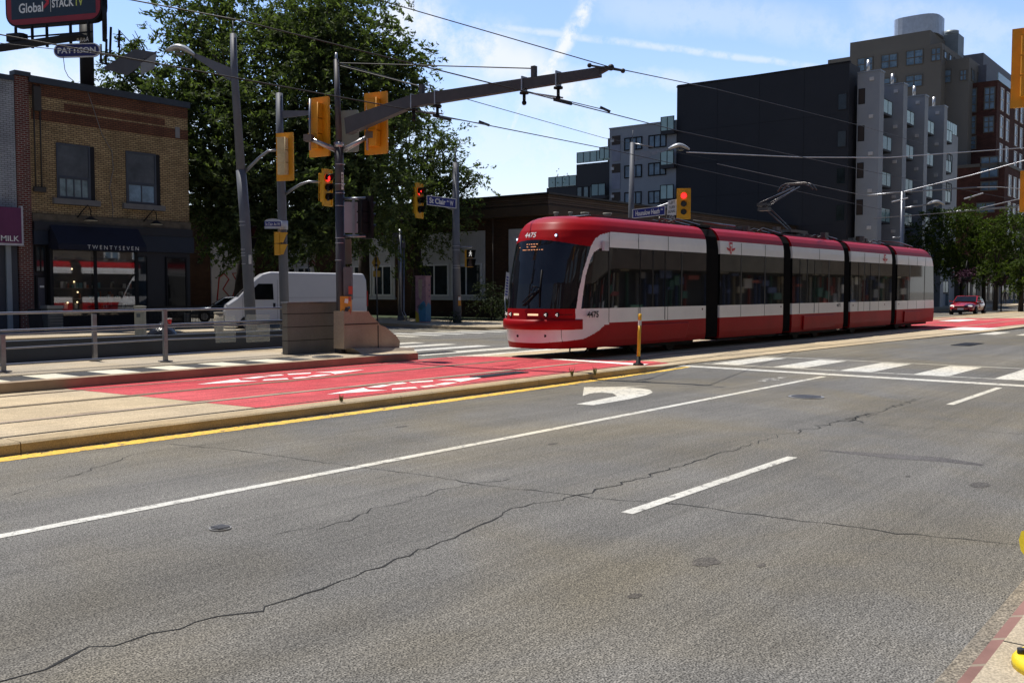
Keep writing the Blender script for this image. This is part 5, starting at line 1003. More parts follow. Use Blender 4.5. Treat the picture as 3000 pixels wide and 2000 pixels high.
wire('span_wire','thin wire passing before the pale fins of the apartment block',[D(2100,480,50),D(2540,575,66)],.016,mat('wire_mid',(.12,.12,.13),.5))
# --- billboard over the brick shop
dP=43.; pc=D(256,246,dP); t=thing('billboard','dark billboard with a red border over the brick shop, reading Global and STACK TV','billboard',pc)
a=MB(); a.tube([D(256,262,dP),D(252,60,dP)],.30,14); a.build('post',BLK,t)
rL=Vector((math.cos(R(-66)),math.sin(R(-66)),0)); uu=Vector((0,0,1)); nn=rL.cross(uu)
pl=D(50,83,dP-1); pl=D(18,83,dP-1.2); wB=4.9; o0=Vector(pl)
def rrect(o,r,u,w_,h_,k,e=0):
    pts=[]
    for cx_,cy_,a0 in ((w_-k,k,-90),(w_-k,h_-k,0),(k,h_-k,90),(k,k,180)):
        for q in range(0,91,15): an=math.radians(a0+q); pts.append(o+r*(cx_+(k-e)*math.cos(an))+u*(cy_+(k-e)*math.sin(an)))
    return pts
a=MB(); a.prism(rrect(o0,rL,uu,wB,3.2,.6),-nn*.35); a.build('panel_frame',BLK,t)
a=MB(); a.prism(rrect(o0+nn*.01,rL,uu,wB,3.2,.6,.08),nn*.01); a.build('red_border',mat('board_red',(.28,.02,.035),.5),t)
a=MB(); q=.3; oo=o0+rL*.32+uu*.32+nn*.022; a.prism([oo,oo+rL*(wB-.62),oo+rL*(wB-.62)+uu*2.6,oo+uu*2.6],nn*.005); pf=a.build('poster_face',mat('poster_navy',(.012,.028,.05),.5),t)
text('Global',oo+rL*.40+uu*.24+nn*.01,rL,uu,.42,LET,t,width=1.25,bold=.02); text('STREAM ON',oo+rL*2.35+uu*.80+nn*.01,rL,uu,.17,LET,t,width=.95,bold=.012)
text('STACK',oo+rL*2.1+uu*.36+nn*.01,rL,uu,.36,LET,t,width=1.1,bold=.03); text('TV',oo+rL*3.22+uu*.36+nn*.01,rL,uu,.36,mat('lime_letter',(.55,.6,.12),.5),t,width=.45,bold=.03)
a=MB(); a.prism([oo+rL*x+uu*z+nn*.01 for x,z in ((1.68,.35),(1.95,.55),(1.95,.72),(1.68,.95),(1.66,.80),(1.84,.64),(1.66,.47))],nn*.01); a.build('red_chevron',mat('chevron_red',(.5,.02,.04),.5),t)
a=MB(); a.prism([oo+rL*x+uu*z+nn*.01 for x,z in ((2.02+.0,.2),(2.04,.2),(2.04,1.0),(2.02,1.0))],nn*.004); 
a.build('divider',LET,t)
# second face, catwalks and floodlights
r2=Vector((math.cos(R(-20)),math.sin(R(-20)),0)); o2=o0+rL*(wB+.02)-nn*.5; r3=Vector((math.cos(R(62)),math.sin(R(62)),0)); 
a=MB(); a.prism(rrect(o0+rL*wB+nn*.0-uu*.35,r3,uu,2.8,3.6,.6),-nn*.3); a.build('rear_panel',BLK,t)
a=MB(); zc=-.95
for x in (.5,1.35,2.1,3.3,4.2): p=o0+rL*x; a.bar(p,p+uu*zc,.10,.08,(0,1,0))
a.bar(o0+rL*(-2.0)+uu*(-1.1)+nn*.5,o0+rL*4.4+uu*(-.75)+nn*.5,.7,.10); a.bar(o0+rL*.3+uu*(-.45),o0+rL*4.4+uu*(-.45),.06,.06); a.build('catwalk',BLK,t)
a=MB(); p=o0+rL*1.0+uu*(-.62)+nn*.5; a.rbox(tuple(p),(.5,.9,.3),.4,bev=.12); a.build('floodlight_box',BLK,t)
P_=[D(x,y,dP-2) for x,y in ((305,196),(395,144),(458,154),(372,215))]; a=MB(); a.prism(P_,(0,0,-.1)); a.build('light_tray',mat('tray_grey',(.10,.10,.11),.6,.3),t)
a=MB(); a.prism([D(x,y,dP-2) for x,y in ((412,175),(458,158),(452,200),(412,220))],fw*.04); a.build('tray_side',mat('tray_pale',(.25,.26,.27),.6),t)
a=MB()
for x0,y0,x1,y1 in ((295,130,296,185),(312,115,310,190),(325,80,322,165),(350,90,348,140),(300,185,395,212),(318,160,460,190)): a.tube([D(x0,y0,dP-1.5),D(x1,y1,dP-1.5)],.05,6)
a.build('tray_strut',BLK,t)
t,P_,n=psign('company_plate','rounded blue PATTISON plate hung beneath the billboard','sign',((170,129),(282,127),(282,166),(170,168))[0:4] if False else ((158,132),(293,127),(293,164),(158,169)),dP-2.6,mat('hidden',(.01,.01,.02),.5)) if False else (None,None,None)
pc_=D(225,148,dP-2.6); rP=(D(293,146,dP-2.6)-D(157,150,dP-2.6)).normalized(); uP=Vector((0,0,1)); nP=rP.cross(uP); wP=136*(dP-2.6)/F; hP=40*(dP-2.6)/F
t=thing('company_plate','rounded blue PATTISON plate hung beneath the billboard, with 0205A above it','sign',pc_)
o_=pc_-rP*wP/2-uP*hP/2; a=MB(); a.prism(rrect(o_,rP,uP,wP,hP,hP/2-.001),-nP*.08); a.build('plate_rim',WH,t); a=MB(); a.prism(rrect(o_+nP*.004,rP,uP,wP,hP,hP/2-.001,.045),nP*.004); a.build('plate_face',mat('plate_blue',(.012,.015,.12),.5),t)
text('PATTiSON',pc_+nP*.012,rP,uP,hP*.42,WH,t,width=wP*.82,bold=.03,center=True); text('0205A',pc_+rP*.28+uP*(hP*.5+.16)+nP*.02,rP,uP,.20,WH,t,width=.5,center=True,bold=.01)
a=MB(); a.tube([D(185,166,dP-2.6),D(190,205,dP-2.4),D(200,225,dP-2),D(216,238,dP-1.5)],.015,5); a.build('hanging_cable',mat('cable_grey',(.2,.19,.18),.6),t)
# --- yellow flexible delineator at the end of the kerb
b=G(1870,1069,.142); t=thing('delineator_post','yellow flexible lane delineator with a white band at the end of the kerb','bollard',b)
a=MB(); a.tube([b+Vector((0,0,.09)),b+Vector((.035,0,.72)),b+Vector((.05,0,.90))],.038,12); a.tube([b+Vector((.056,0,1.02)),b+Vector((.066,0,1.16)),b+Vector((.068,0,1.17))],[.038,.038,.01],12); a.build('post',mat('delineator_yellow',(.75,.42,.02),.45),t)
a=MB(); a.tube([b+Vector((.05,0,.90)),b+Vector((.056,0,1.02))],.0385,12,False); a.build('white_band',mat('reflective_white',(.75,.75,.7),.4),t)
a=MB(); a.tube([b,b+Vector((0,0,.03)),b+Vector((0,0,.06)),b+Vector((0,0,.19))],[.13,.12,.055,.045],14); a.build('rubber_base',VB,t)
# --- hydrant at the right edge
b=G(3112,1965,.13); t=thing('fire_hydrant','bright yellow cast iron hydrant cut by the right edge on the near sidewalk','hydrant',b)
HY=mat('hydrant_yellow',(.82,.62,.02),.4,0,.08,5.,bump=.15,bscale=30)
a=MB(); a.tube([b,b+Vector((0,0,.03)),b+Vector((0,0,.05)),b+Vector((0,0,.06))],[.205,.205,.19,.12],28); a.tube([b+Vector((0,0,.06)),b+Vector((0,0,.62))],.10,24); a.tube([b+Vector((0,0,.62)),b+Vector((0,0,.65)),b+Vector((0,0,.72)),b+Vector((0,0,.78)),b+Vector((0,0,.82))],[.13,.13,.10,.06,.02],24); a.tube([b+Vector((0,0,.09)),b+Vector((0,0,.13))],.125,24); a.build('barrel',HY,t)
a=MB()
for q in range(8): an=q*math.pi/4+.2; a.cyl(b+Vector((.165*math.cos(an),.165*math.sin(an),.062)),.018,.03,6)
a.build('flange_bolt',mat('bolt_dark',(.05,.05,.05),.5,.6),t)
for dv in (-rt,rt): a=MB(); c=b+Vector((0,0,.585))+dv*.105; a.cyl(c,.05,.10,16,dv); a.cyl(c+dv*.05,.062,.05,8,dv); a.build('nozzle_cap',HY,t)
# ---------------------------------------------------------------- tram
TA=-math.atan(.035); TR=Vector((19.68,15.38,0.02))
tram=thing('tram','long low-floor red and white tram numbered 4475 crossing the junction','tram',TR,TA)
def TL(px,py,yl=0.):
    """surveyed point on the tram's own plane y = yl"""
    n=Vector((-math.sin(TA),math.cos(TA),0)); d=ray(px,py); t_=((TR.dot(n)+yl)-C0.dot(n))/d.dot(n); p=C0+d*t_-TR; return Vector((p.x*math.cos(TA)+p.y*math.sin(TA),yl,p.z))
TRED=mat('tram_red',(.35,.006,.009),.42,0,.12,1.2,spec=.14); TWH=mat('tram_white',(.84,.83,.83),.25,0,.05,1.2,coat=.25); TGL=mat('tram_window_glass',(.008,.009,.010),.02,0,.5,1.3,spec=1.,coat=1.); TWS=glass('tram_windscreen_glass',(.008,.010,.014),.04,.6)
TBK=mat('tram_black',(.006,.006,.007),.6,spec=.2); BEL=mat('bellows_rubber',(.006,.006,.007),.8,0,.2,3,spec=.15); TEQ=mat('roof_equipment',(.09,.09,.095),.5,.4,.3,2.)
zz=[.3,.6,1.0,1.34,2.0,2.6,3.0,3.2,3.4,3.6,3.72,3.8]; aa=[.12,.05,.03,.08,.17,.31,.42,.49,.58,.74,.95,1.25]
wz=[.3,.5,3.0,3.2,3.4,3.55,3.68,3.76,3.8]; ww=[1.24,1.27,1.27,1.265,1.24,1.18,1.09,.98,.86]
def wid(z): return float(np.interp(z,wz,ww))
def nose(t,z): a=float(np.interp(z,zz,aa)); w_=wid(z); return (a+2.1*(1-max(0,(1-abs(t)**2.6))**(1/2.6)),w_*t)
wsx=lambda z: float(np.interp(z,[1.34,1.82,2.34,2.7,2.98,3.18,3.3,3.38],[.87,.96,1.13,1.29,1.42,1.58,1.82,2.25])) if z>=1.34 else .84
inx=lambda z: float(np.interp(z,[1.34,1.78,2.18,2.62,2.82,2.92,2.97],[1.02,1.10,1.19,1.37,1.52,1.72,2.1]))
zlow=lambda x: float(np.interp(x,[0,.13,.34,.58,1.07,1.3,1.6,1.85,2.13,2.3],[.44,.45,.48,.50,.545,.61,.72,.84,.93,.95]))
def cls(x,y,z):
    if z>3.385: return 'red'
    if x<wsx(z) and x<2.3:
        if z>3.15-.13*y*y: return 'red'
        if z>1.34: return 'ws'
        if z>.80: return 'red'
        return 'white' if z>zlow(x) else 'red'
    if z>2.97: return 'white'
    if z>1.34: return 'white' if x<inx(z) else 'win'
    return 'white' if z>zlow(x) else 'red'
zs=list(np.arange(.3,1.34,.026))+list(np.arange(1.34,2.97,.03))+list(np.arange(2.97,3.80,.022))+[3.8]
ts=[math.copysign(1-(1-abs(q))**1.5 if abs(q)>.5 else abs(q)*1.2929,q) for q in np.linspace(-1,1,151)]; ts=list(np.tanh(np.linspace(-2.2,2.2,171))/np.tanh(2.2))
xs_side=list(np.linspace(.06,1,22))
parts={'red':MB(),'white':MB(),'ws':MB(),'win':MB()}
zs=[float(z) for z in zs]
def inv_t(x,z):
    a=float(np.interp(z,zz,aa)); q=min(1,max(0,1-(x-a)/2.1)); return (1-q**2.6)**(1/2.6)
nt=len(ts); nz_=len(zs); ZG=[[z]*nt for z in zs]; TG=[list(ts) for z in zs]
# snap the grid to the paint lines so that they come out smooth
for i,z in enumerate(zs):
    for f_ in (wsx,inx):
        if z<1.0 or z>3.39 or (f_ is inx and (z<1.33 or z>2.98)): continue
        x=f_(z)
        if x>2.2: continue
        t_=inv_t(x,z)
        for sg in (-1,1):
            j=min(range(nt),key=lambda q:abs(TG[i][q]-sg*t_)); 
            if 0<j<nt-1: TG[i][j]=sg*t_
for j in range(nt):
    for zf in (lambda x,y: zlow(x), lambda x,y: 3.15-.13*y*y):
        for _ in (0,):
            i0=min(range(1,nz_-1),key=lambda q:abs(zs[q]-zf(*nose(ts[j],zs[q])))); x,y=nose(TG[i0][j],zs[i0])
            zt=zf(x,y)
            if (zt<1 and x<2.3) or (zt>2.9 and x<wsx(zt)+.12): ZG[i0][j]=zt
def ring_i(i):
    z=zs[i]; x1,_=nose(1,z); w_=wid(z); far=[(7.37-(7.37-x1)*k,w_,z) for k in np.linspace(0,1,30)][:-1]; near=[(x1+(7.37-x1)*k,-w_,z) for k in np.linspace(0,1,30)][1:]
    return far+[nose(TG[i][q],ZG[i][q])+(ZG[i][q],) for q in range(nt-1,-1,-1)]+near
parts={'red':MB(),'white':MB(),'ws':MB(),'win':MB()}
rings=[ring_i(i) for i in range(nz_)]; nr=len(rings[0]); idx={k:{} for k in parts}
for i in range(nz_-1):
    for j in range(nr-1):
        q=[(i,j),(i,j+1),(i+1,j+1),(i+1,j)]; c=np.mean([rings[a][b] for a,b in q],axis=0); k=cls(*c); mb=parts[k]; ids=[]
        for a,b in q:
            if (a,b) not in idx[k]: idx[k][(a,b)]=len(mb.v); mb.v.append(rings[a][b])
            ids.append(idx[k][(a,b)])
        mb.f.append(tuple(ids)); mb.s.append(True)
parts['red'].add(rings[-1],[tuple(range(nr))])
body=parts['red'].build('front_car_body',TRED,tram,True); parts['white'].build('white_band',TWH,tram,True); parts['ws'].build('windscreen',TWS,tram,True); parts['win'].build('side_window',TGL,tram,True)
def onnose(y,z,e=.01):
    t_=max(-1,min(1,y/wid(z))); x,_=nose(t_,z); return (x-e,y,z)
# other sections
def section(x0,x1,tail=False):
    lev=[.3,.5,.95,1.34,2.97,3.1,3.2,3.3,3.385]+[3.385+.415*(k/14) for k in range(1,15)]
    def rg(z):
        w_=wid(z)
        if not tail: return [(x1,w_,z),(x0,w_,z),(x0,-w_,z),(x1,-w_,z)]
        c=.35+max(0,(z-2.9))*.3; b=x1-(.12 if z<1.34 else .16+.1*(z-1.34)); 
        if z>3.3: b-=(z-3.3)*.6
        return [(b,w_-c,z),(b-c*.3,w_-c*.35,z),(b-c,w_,z),(x0,w_,z),(x0,-w_,z),(b-c,-w_,z),(b-c*.3,-w_+c*.35,z),(b,-w_+c,z)]
    bd={'roof':MB(),'skirt':MB(),'white':MB(),'win':MB(),'wlow':MB()}
    for a,b in zip(lev[:-1],lev[1:]):
        zc=(a+b)/2; k='roof' if zc>3.385 else 'skirt' if zc<.95 else 'white' if zc>2.97 else 'wlow' if zc<1.34 else 'win'; ra,rb=rg(a),rg(b); n=len(ra)
        for i in range(n): bd[k].add([ra[i],rb[i],rb[(i+1)%n],ra[(i+1)%n]],[(0,1,2,3)])
    bd['roof'].add(rg(3.8),[tuple(range(len(rg(3.8))))]); bd['skirt'].add(rg(.3),[tuple(range(len(rg(.3))))])
    for k,nm,m_ in (('roof','roof_shell',TRED),('skirt','skirt',TRED),('white','upper_band',TWH),('wlow','lower_band',TWH),('win','side_window',TGL)): bd[k].build(nm,m_,tram,True)
secs=[(8.25,12.88),(13.61,18.4),(19.11,23.84),(24.54,30.25)]
for i,(a,b) in enumerate(secs): section(a,b,i==3)
for a,b in ((7.37,8.25),(12.88,13.61),(18.4,19.11),(23.84,24.54)):
    m_=MB(); n=8; prof=[(1.20,.34),(1.22,.6),(1.22,3.1),(1.16,3.5),(1.0,3.72),(.7,3.80)]; rows=[]
    for i in range(2*n+1):
        x=a-.03+(b-a+.06)*i/(2*n); s_=.035 if i%2 else 0; rows.append([(x,-(w_-s_),z) for w_,z in prof]+[(x,(w_-s_),z) for w_,z in prof[::-1]])
    k=len(prof)*2; m_.add([p for r_ in rows for p in r_],[(i*k+j,i*k+j+1,(i+1)*k+j+1,(i+1)*k+j) for i in range(2*n) for j in range(k-1)]); m_.build('bellows',BEL,tram,True)
    m_=MB(); m_.box(a-.01,-.9,3.80,b+.01,.9,3.86); m_.build('bellows_cap',TBK,tram,True)
# seams and window divisions
for x in (2.12,3.55,5.12): 
    m_=MB()
    for s_ in (-1,1):
        for z0,z1 in ((2.97,3.38),(.95,1.34)): m_.box(x-.008,s_*1.2735-.002,z0,x+.008,s_*1.2735+.002,z1)
    m_.build('panel_seam',TBK,tram,True)
for x in (9.68,11.42,15.98,20.57,22.26,26.0,27.2,28.4):
    m_=MB()
    for s_ in (-1,1):
        for z0,z1 in ((2.97,3.36),(.95,1.34)): m_.box(x-.008,s_*1.2735-.002,z0,x+.008,s_*1.2735+.002,z1)
    m_.build('panel_seam',TBK,tram,True)
DIV=mat('window_divider',(.012,.012,.013),.35)
for x in (2.12,4.3,5.9,9.68,11.42,14.9,16.9,20.57,22.26,26.2,28.3):
    m_=MB(); m_.box(x-.035,-1.276,1.36,x+.035,-1.268,2.95); m_.build('window_divider',DIV,tram,True)
for x in (4.3,14.9,20.6,): # double doors
    m_=MB(); 
    for dx_ in (-.66,0,.66): m_.box(x+dx_-.012,-1.279,.97 if dx_ else 1.36,x+dx_+.012,-1.270,2.95)
    m_.build('door_edge',TBK,tram,True)
# shaped skirt panels
def skirt(x0,x1,z0,z1,m=TRED):
    m_=MB(); m_.prism([(x0,-1.275,z0),(x0+.05,-1.275,z1),(x1,-1.275,z1),(x1-.25,-1.275,z0)],(0,-.05,0)); o=m_.build('skirt_panel',m,tram,True); o['label']='raised red skirt panel over the wheels'; bv=o.modifiers.new('b','BEVEL'); bv.width=.03; bv.segments=2
skirt(3.6,6.3,.36,.86); skirt(14.5,17.6,.36,.88); skirt(25.4,28.2,.36,.86)
m_=MB()
for x in (7.15,12.7,23.0,24.8,19.4): m_.cyl((x,-1.276,1.24 if x<19 else 1.2),.035,.006,10,(0,1,0))
m_.build('door_button',mat('button_dark',(.08,.01,.01),.4),tram,True)
# bumper
rowb=[]; 
for z,e in ((.80,0),(.80,.16),(.86,.20),(1.0,.20),(1.06,.15),(1.06,0)):
    r_=[]
    for t_ in np.linspace(.93,-.93,60):
        y=wid(z)*t_; x,_=nose(t_,.95); fx=max(0,1-abs(t_)/.93)**.25; e2=e*(.35+.65*fx); sgn=abs(t_)**3
        r_.append((x-e2*(1-sgn*.6),y*(1+e2*.06*abs(t_)),z))
    rowb.append(r_)
m_=MB(); n=60; m_.add([p for r_ in rowb for p in r_],[(i*n+j,i*n+j+1,(i+1)*n+j+1,(i+1)*n+j) for i in range(5) for j in range(n-1)],True); m_.add([r_[0] for r_ in rowb],[tuple(range(6))]); m_.add([r_[-1] for r_ in rowb],[tuple(range(6))]); m_.build('bumper',TRED,tram,True)
LSTR=mat('running_light',(1,.75,.45),.3,emit=(1,.66,.4),es=1.0); LHD=mat('headlight_glass',(.8,.8,.78),.1,emit=(1,.95,.85),es=.5)
for y0,y1 in ((.16,.36),(-.45,-.14)):
    m_=MB(); k=8; pts=[onnose(y0+(y1-y0)*i/k,1.185,.008) for i in range(k+1)]; m_.add([(x,y,z+dz) for dz in (-.025,.025) for x,y,z in pts],[(i,i+1,k+2+i,k+1+i) for i in range(k)]); m_.build('running_light_strip',LSTR,tram,True)
for y in (-.64,-.86,.50,.80):
    c=Vector(onnose(y,1.185,.008)); m_=MB(); m_.cyl(c,.062,.03,16,(1,.25 if y<0 else -.25,0)); h_=m_.build('headlight',TBK,tram,True); m_=MB()
    for k_ in range(3): m_.sphere(c+Vector((-.025,.026*math.cos(k_*2.1),.026*math.sin(k_*2.1))),.017,8)
    m_.build('headlight_bulb',LHD,h_,True)
m_=MB(); pts=[onnose(-.82-.26*i/6,1.19,.004) for i in range(7)]; m_.add([(x,y,z+dz) for dz in (-.008,.008) for x,y,z in pts],[(i,i+1,8+i,7+i) for i in range(6)]); m_.build('side_slot',TBK,tram,True)
# lettering on the curved nose
def curvetext(s,y,z,h,m,w_,e=.006,name='fleet_number',bold=.02):
    v,f,wd=textm(s,h,bold); mb=MB(); kx=w_/wd; mb.add([onnose(y-a*kx,z+b,e) for a,b in v],f); return mb.build(name,m,tram,True)
curvetext('4475',.36,3.21,.14,WH,.40)
text('4475',(1.12,-1.262,1.10),(1,0,0),(0,0,1),.17,BLK,tram,'fleet_number',width=.52,local=True,bold=.02,off=.016); text('4475',(17.7,-1.272,1.16),(1,0,0),(0,0,1),.13,BLK,tram,'fleet_number',width=.40,local=True,bold=.02)
LED=mat('led_orange',(1,.5,.2),.4,emit=(1,.42,.2),es=1.3); rs=random.Random(9); m_=MB()
for z,y0,n_ in ((3.03,.20,13),(2.96,.18,11),(2.88,.34,24),(2.95,.56,4)):
    for i in range(n_):
        if rs.random()<.25: continue
        x,y,zz_=onnose(y0-i*.030,z,.006); m_.rbox((x,y,zz_),(.004,.018,.014))
m_.build('destination_display',LED,tram,True)
# wiper, marker lamps, mirror camera, coupler loop
m_=MB(); m_.tube([onnose(-.48,1.38,.03),onnose(-.46,1.75,.05),onnose(-.44,2.35,.04)],.018,6); m_.tube([onnose(-.46,1.85,.06),onnose(-.1,1.50,.05),onnose(.02,1.42,.04)],.022,6); m_.tube([onnose(-.47,1.80,.05),onnose(-.2,1.72,.05),onnose(.04,1.50,.04)],.014,6); m_.tube([onnose(-.22,1.80,.05),onnose(-.28,1.92,.08),onnose(-.40,1.9,.06)],.014,5); m_.build('wiper',TBK,tram,True)
for y,z in ((-.62,3.25),(.93,3.2)):
    c=Vector(onnose(y,z,.0)); m_=MB(); m_.cyl(c,.05,.03,14,(1,0,-.3)); o=m_.build('marker_lamp',mat('lamp_socket',(.05,.05,.12),.3),tram,True); m_=MB(); m_.sphere(c+Vector((-.02,0,0)),.034,8); m_.build('lamp_lens',mat('lamp_blue_white',(.6,.75,1),.2,emit=(.6,.8,1),es=1.8),o,True)
m_=MB(); m_.rbox((1.86,-1.33,2.99),(.22,.10,.24),bev=.02); m_.build('mirror_camera',mat('camera_housing',(.5,.52,.56),.4),tram,True)
m_=MB(); m_.tube([(.75,-1.0,.36),(.70,-1.03,.22),(.9,-1.05,.17),(1.3,-1.06,.17),(1.45,-1.05,.26),(1.45,-1.0,.36)],.025,6); m_.build('guard_loop',TBK,tram,True)
for x in (4.2,6.0,14.9,16.7,20.5,25.9,27.6): 
    for y in (-.78,.78): m_=MB(); m_.cyl((x,y,.30),.30,.12,20,(0,1,0)); m_.build('wheel',mat('wheel_steel',(.06,.055,.05),.6,.6),tram,True)
m_=MB(); m_.box(3.4,-1.1,.2,6.9,1.1,.42); m_.box(8.4,-1.1,.22,12.7,1.1,.42); m_.box(13.8,-1.1,.2,18.2,1.1,.42); m_.box(19.3,-1.1,.22,23.7,1.1,.42); m_.box(24.8,-1.1,.2,29.2,1.1,.42); m_.build('underframe',TBK,tram,True)
m_=MB()
for y,z in ((.2,.62),(-.62,.64)): c=onnose(y,z,.0); m_.cyl(c,.035,.02,12,(1,0,0))
m_.build('coupler_cap',TBK,tram,True)
m_=MB(); pts=[onnose(-.93,z,.004) for z in (.46,.6,.80)]; m_.add([(x,y+d_,z) for x,y,z in pts for d_ in (-.01,.01)],[(0,1,3,2),(2,3,5,4)]); m_.build('panel_seam',TBK,tram,True)
# emblem: small winged keystone in red outline
for x in (8.95,22.95):
    m_=MB(); k=.17; y=-1.276
    m_.prism([(x-.6*k,y,3.17+1.1*k),(x+.6*k,y,3.17+1.1*k),(x+.5*k,y,3.17+.2*k),(x+.2*k,y,3.17-1.1*k),(x-.2*k,y,3.17-1.1*k),(x-.5*k,y,3.17+.2*k)],(0,-.004,0))
    for s_ in (-1,1): m_.prism([(x+s_*.5*k,y,3.17-.1*k),(x+s_*1.7*k,y,3.17+.1*k),(x+s_*1.5*k,y,3.17-.35*k),(x+s_*1.3*k,y,3.17-.2*k),(x+s_*1.15*k,y,3.17-.55*k),(x+s_*.9*k,y,3.17-.25*k),(x+s_*.7*k,y,3.17-.6*k),(x+s_*.35*k,y,3.17-.5*k)],(0,-.004,0))
    e_=m_.build('emblem',mat('emblem_red',(.5,.02,.03),.4),tram,True); m_=MB(); m_.box(x-.38*k,y-.008,3.17+.35*k,x+.38*k,y-.005,3.17+.75*k); m_.box(x-.1*k,y-.008,3.17-.7*k,x+.1*k,y-.005,3.17+.4*k); m_.build('emblem_cross',TWH,e_,True)
# roof gear
m_=MB(); m_.prism([(1.55,-.7,3.80),(2.1,-.72,3.87),(3.5,-.72,3.88),(3.7,-.72,3.80)],(0,1.5,0)); m_.build('front_roof_pod',TEQ,tram,True)
for x,y,s_ in ((2.0,.45,.5),(2.2,.1,.4),(2.6,-.1,.8),(3.2,-.45,.85)): m_=MB(); m_.cyl((x,y,3.92),.11*s_,.08,12); m_.cyl((x,y,3.97),.15*s_,.04,12); m_.build('roof_fan',mat('fan_beige',(.35,.33,.28),.6),tram,True)
rs=random.Random(2); CBM=mat('cable_dark_metal',(.10,.095,.09),.4,.6,.4,5)
for x0,x1 in ((4.3,6.6),(9.0,12.2),(14.2,17.6),(19.8,23.2),(25.2,28.2)):
    m_=MB(); m_.rbox(((x0+x1)/2,.1,3.86),(x1-x0,1.1,.12),bev=.05); m_.build('roof_unit',TEQ,tram,True)
m_=MB()
for x0 in (6.3,12.2,17.5,23.0):
    for y in (-.55,-.2,.3): m_=MB(); m_.tube([(x0,y,3.88),(x0+.5,y,4.02),(x0+1.2,y+.05,3.97),(x0+1.9,y,3.9)],.03,5); m_.build('roof_cable',CBM,tram,True)
m_=MB(); m_.tube([(5.7,-.6,3.86),(5.7,-.6,4.0),(6.1,-.6,3.97)],.03,5); m_.build('roof_pipe',CBM,tram,True); m_=MB(); m_.tube([(7.6,-.65,4.0),(10.4,-.65,3.97)],.035,5); m_.build('roof_pipe',mat('cable_dark_metal',(.10,.095,.09),.4,.6,.4,5),tram,True); m_=MB(); m_.tube([(24,-.6,4.0),(26.5,-.6,4.05),(28.5,-.6,3.9)],.03,5)
m_.build('roof_pipe',mat('cable_dark_metal',(.10,.095,.09),.4,.6,.4,5),tram,True); m_=MB()
for i in range(26):
    x=rs.choice((rs.uniform(10.8,14.5),rs.uniform(16.5,18.3),rs.uniform(22.3,23.8))); m_=MB(); m_.rbox((x,rs.uniform(-.7,.3),3.93+rs.random()*.12),(rs.uniform(.12,.4),rs.uniform(.08,.25),rs.uniform(.08,.24)),bev=.02); m_.build('roof_fitting',CBM,tram,True)
# pantograph
PM=mat('pantograph_metal',(.09,.085,.085),.35,.8,.2,4)
p0=TL(2310,672,0);p1=TL(2238,600,0);p2=TL(2335,548,0)
m_=MB(); m_.tube([p0+Vector((0,-.1,0)),p1+Vector((0,-.1,0))],.024,6); m_.tube([p0+Vector((.25,.12,0)),p1+Vector((.15,.12,-.05))],.025,6)
for y in (-.18,.18): m_.tube([p1+Vector((0,y*1.3,.05)),p2+Vector((0,y*.6,0))],.024,6)
m_.tube([p1+Vector((.15,0,-.12)),p2+Vector((-.3,0,-.12))],.02,6); m_.rbox(tuple(p1),(.35,.4,.10)); m_.rbox(tuple(p1+Vector((.05,0,-.16))),(.3,.4,.12))
m_.rbox(tuple(p0+Vector((0,0,-.1))),(1.5,.9,.10)); m_.build('pantograph_arm',PM,tram,True)
m_=MB()
for dx_ in (-.18,.18):
    q=p2+Vector((dx_,0,.05)); m_.tube([q+Vector((0,-.72,-.2)),q+Vector((0,-.56,.02)),q+Vector((0,-.4,.08)),q+Vector((0,.4,.08)),q+Vector((0,.56,.02)),q+Vector((0,.72,-.2))],.028,6)
m_.tube([p2+Vector((-.2,-.4,.05)),p2+Vector((.2,-.4,.05))],.02,5); m_.tube([p2+Vector((-.2,.4,.05)),p2+Vector((.2,.4,.05))],.02,5); m_.build('pantograph_head',PM,tram,True)
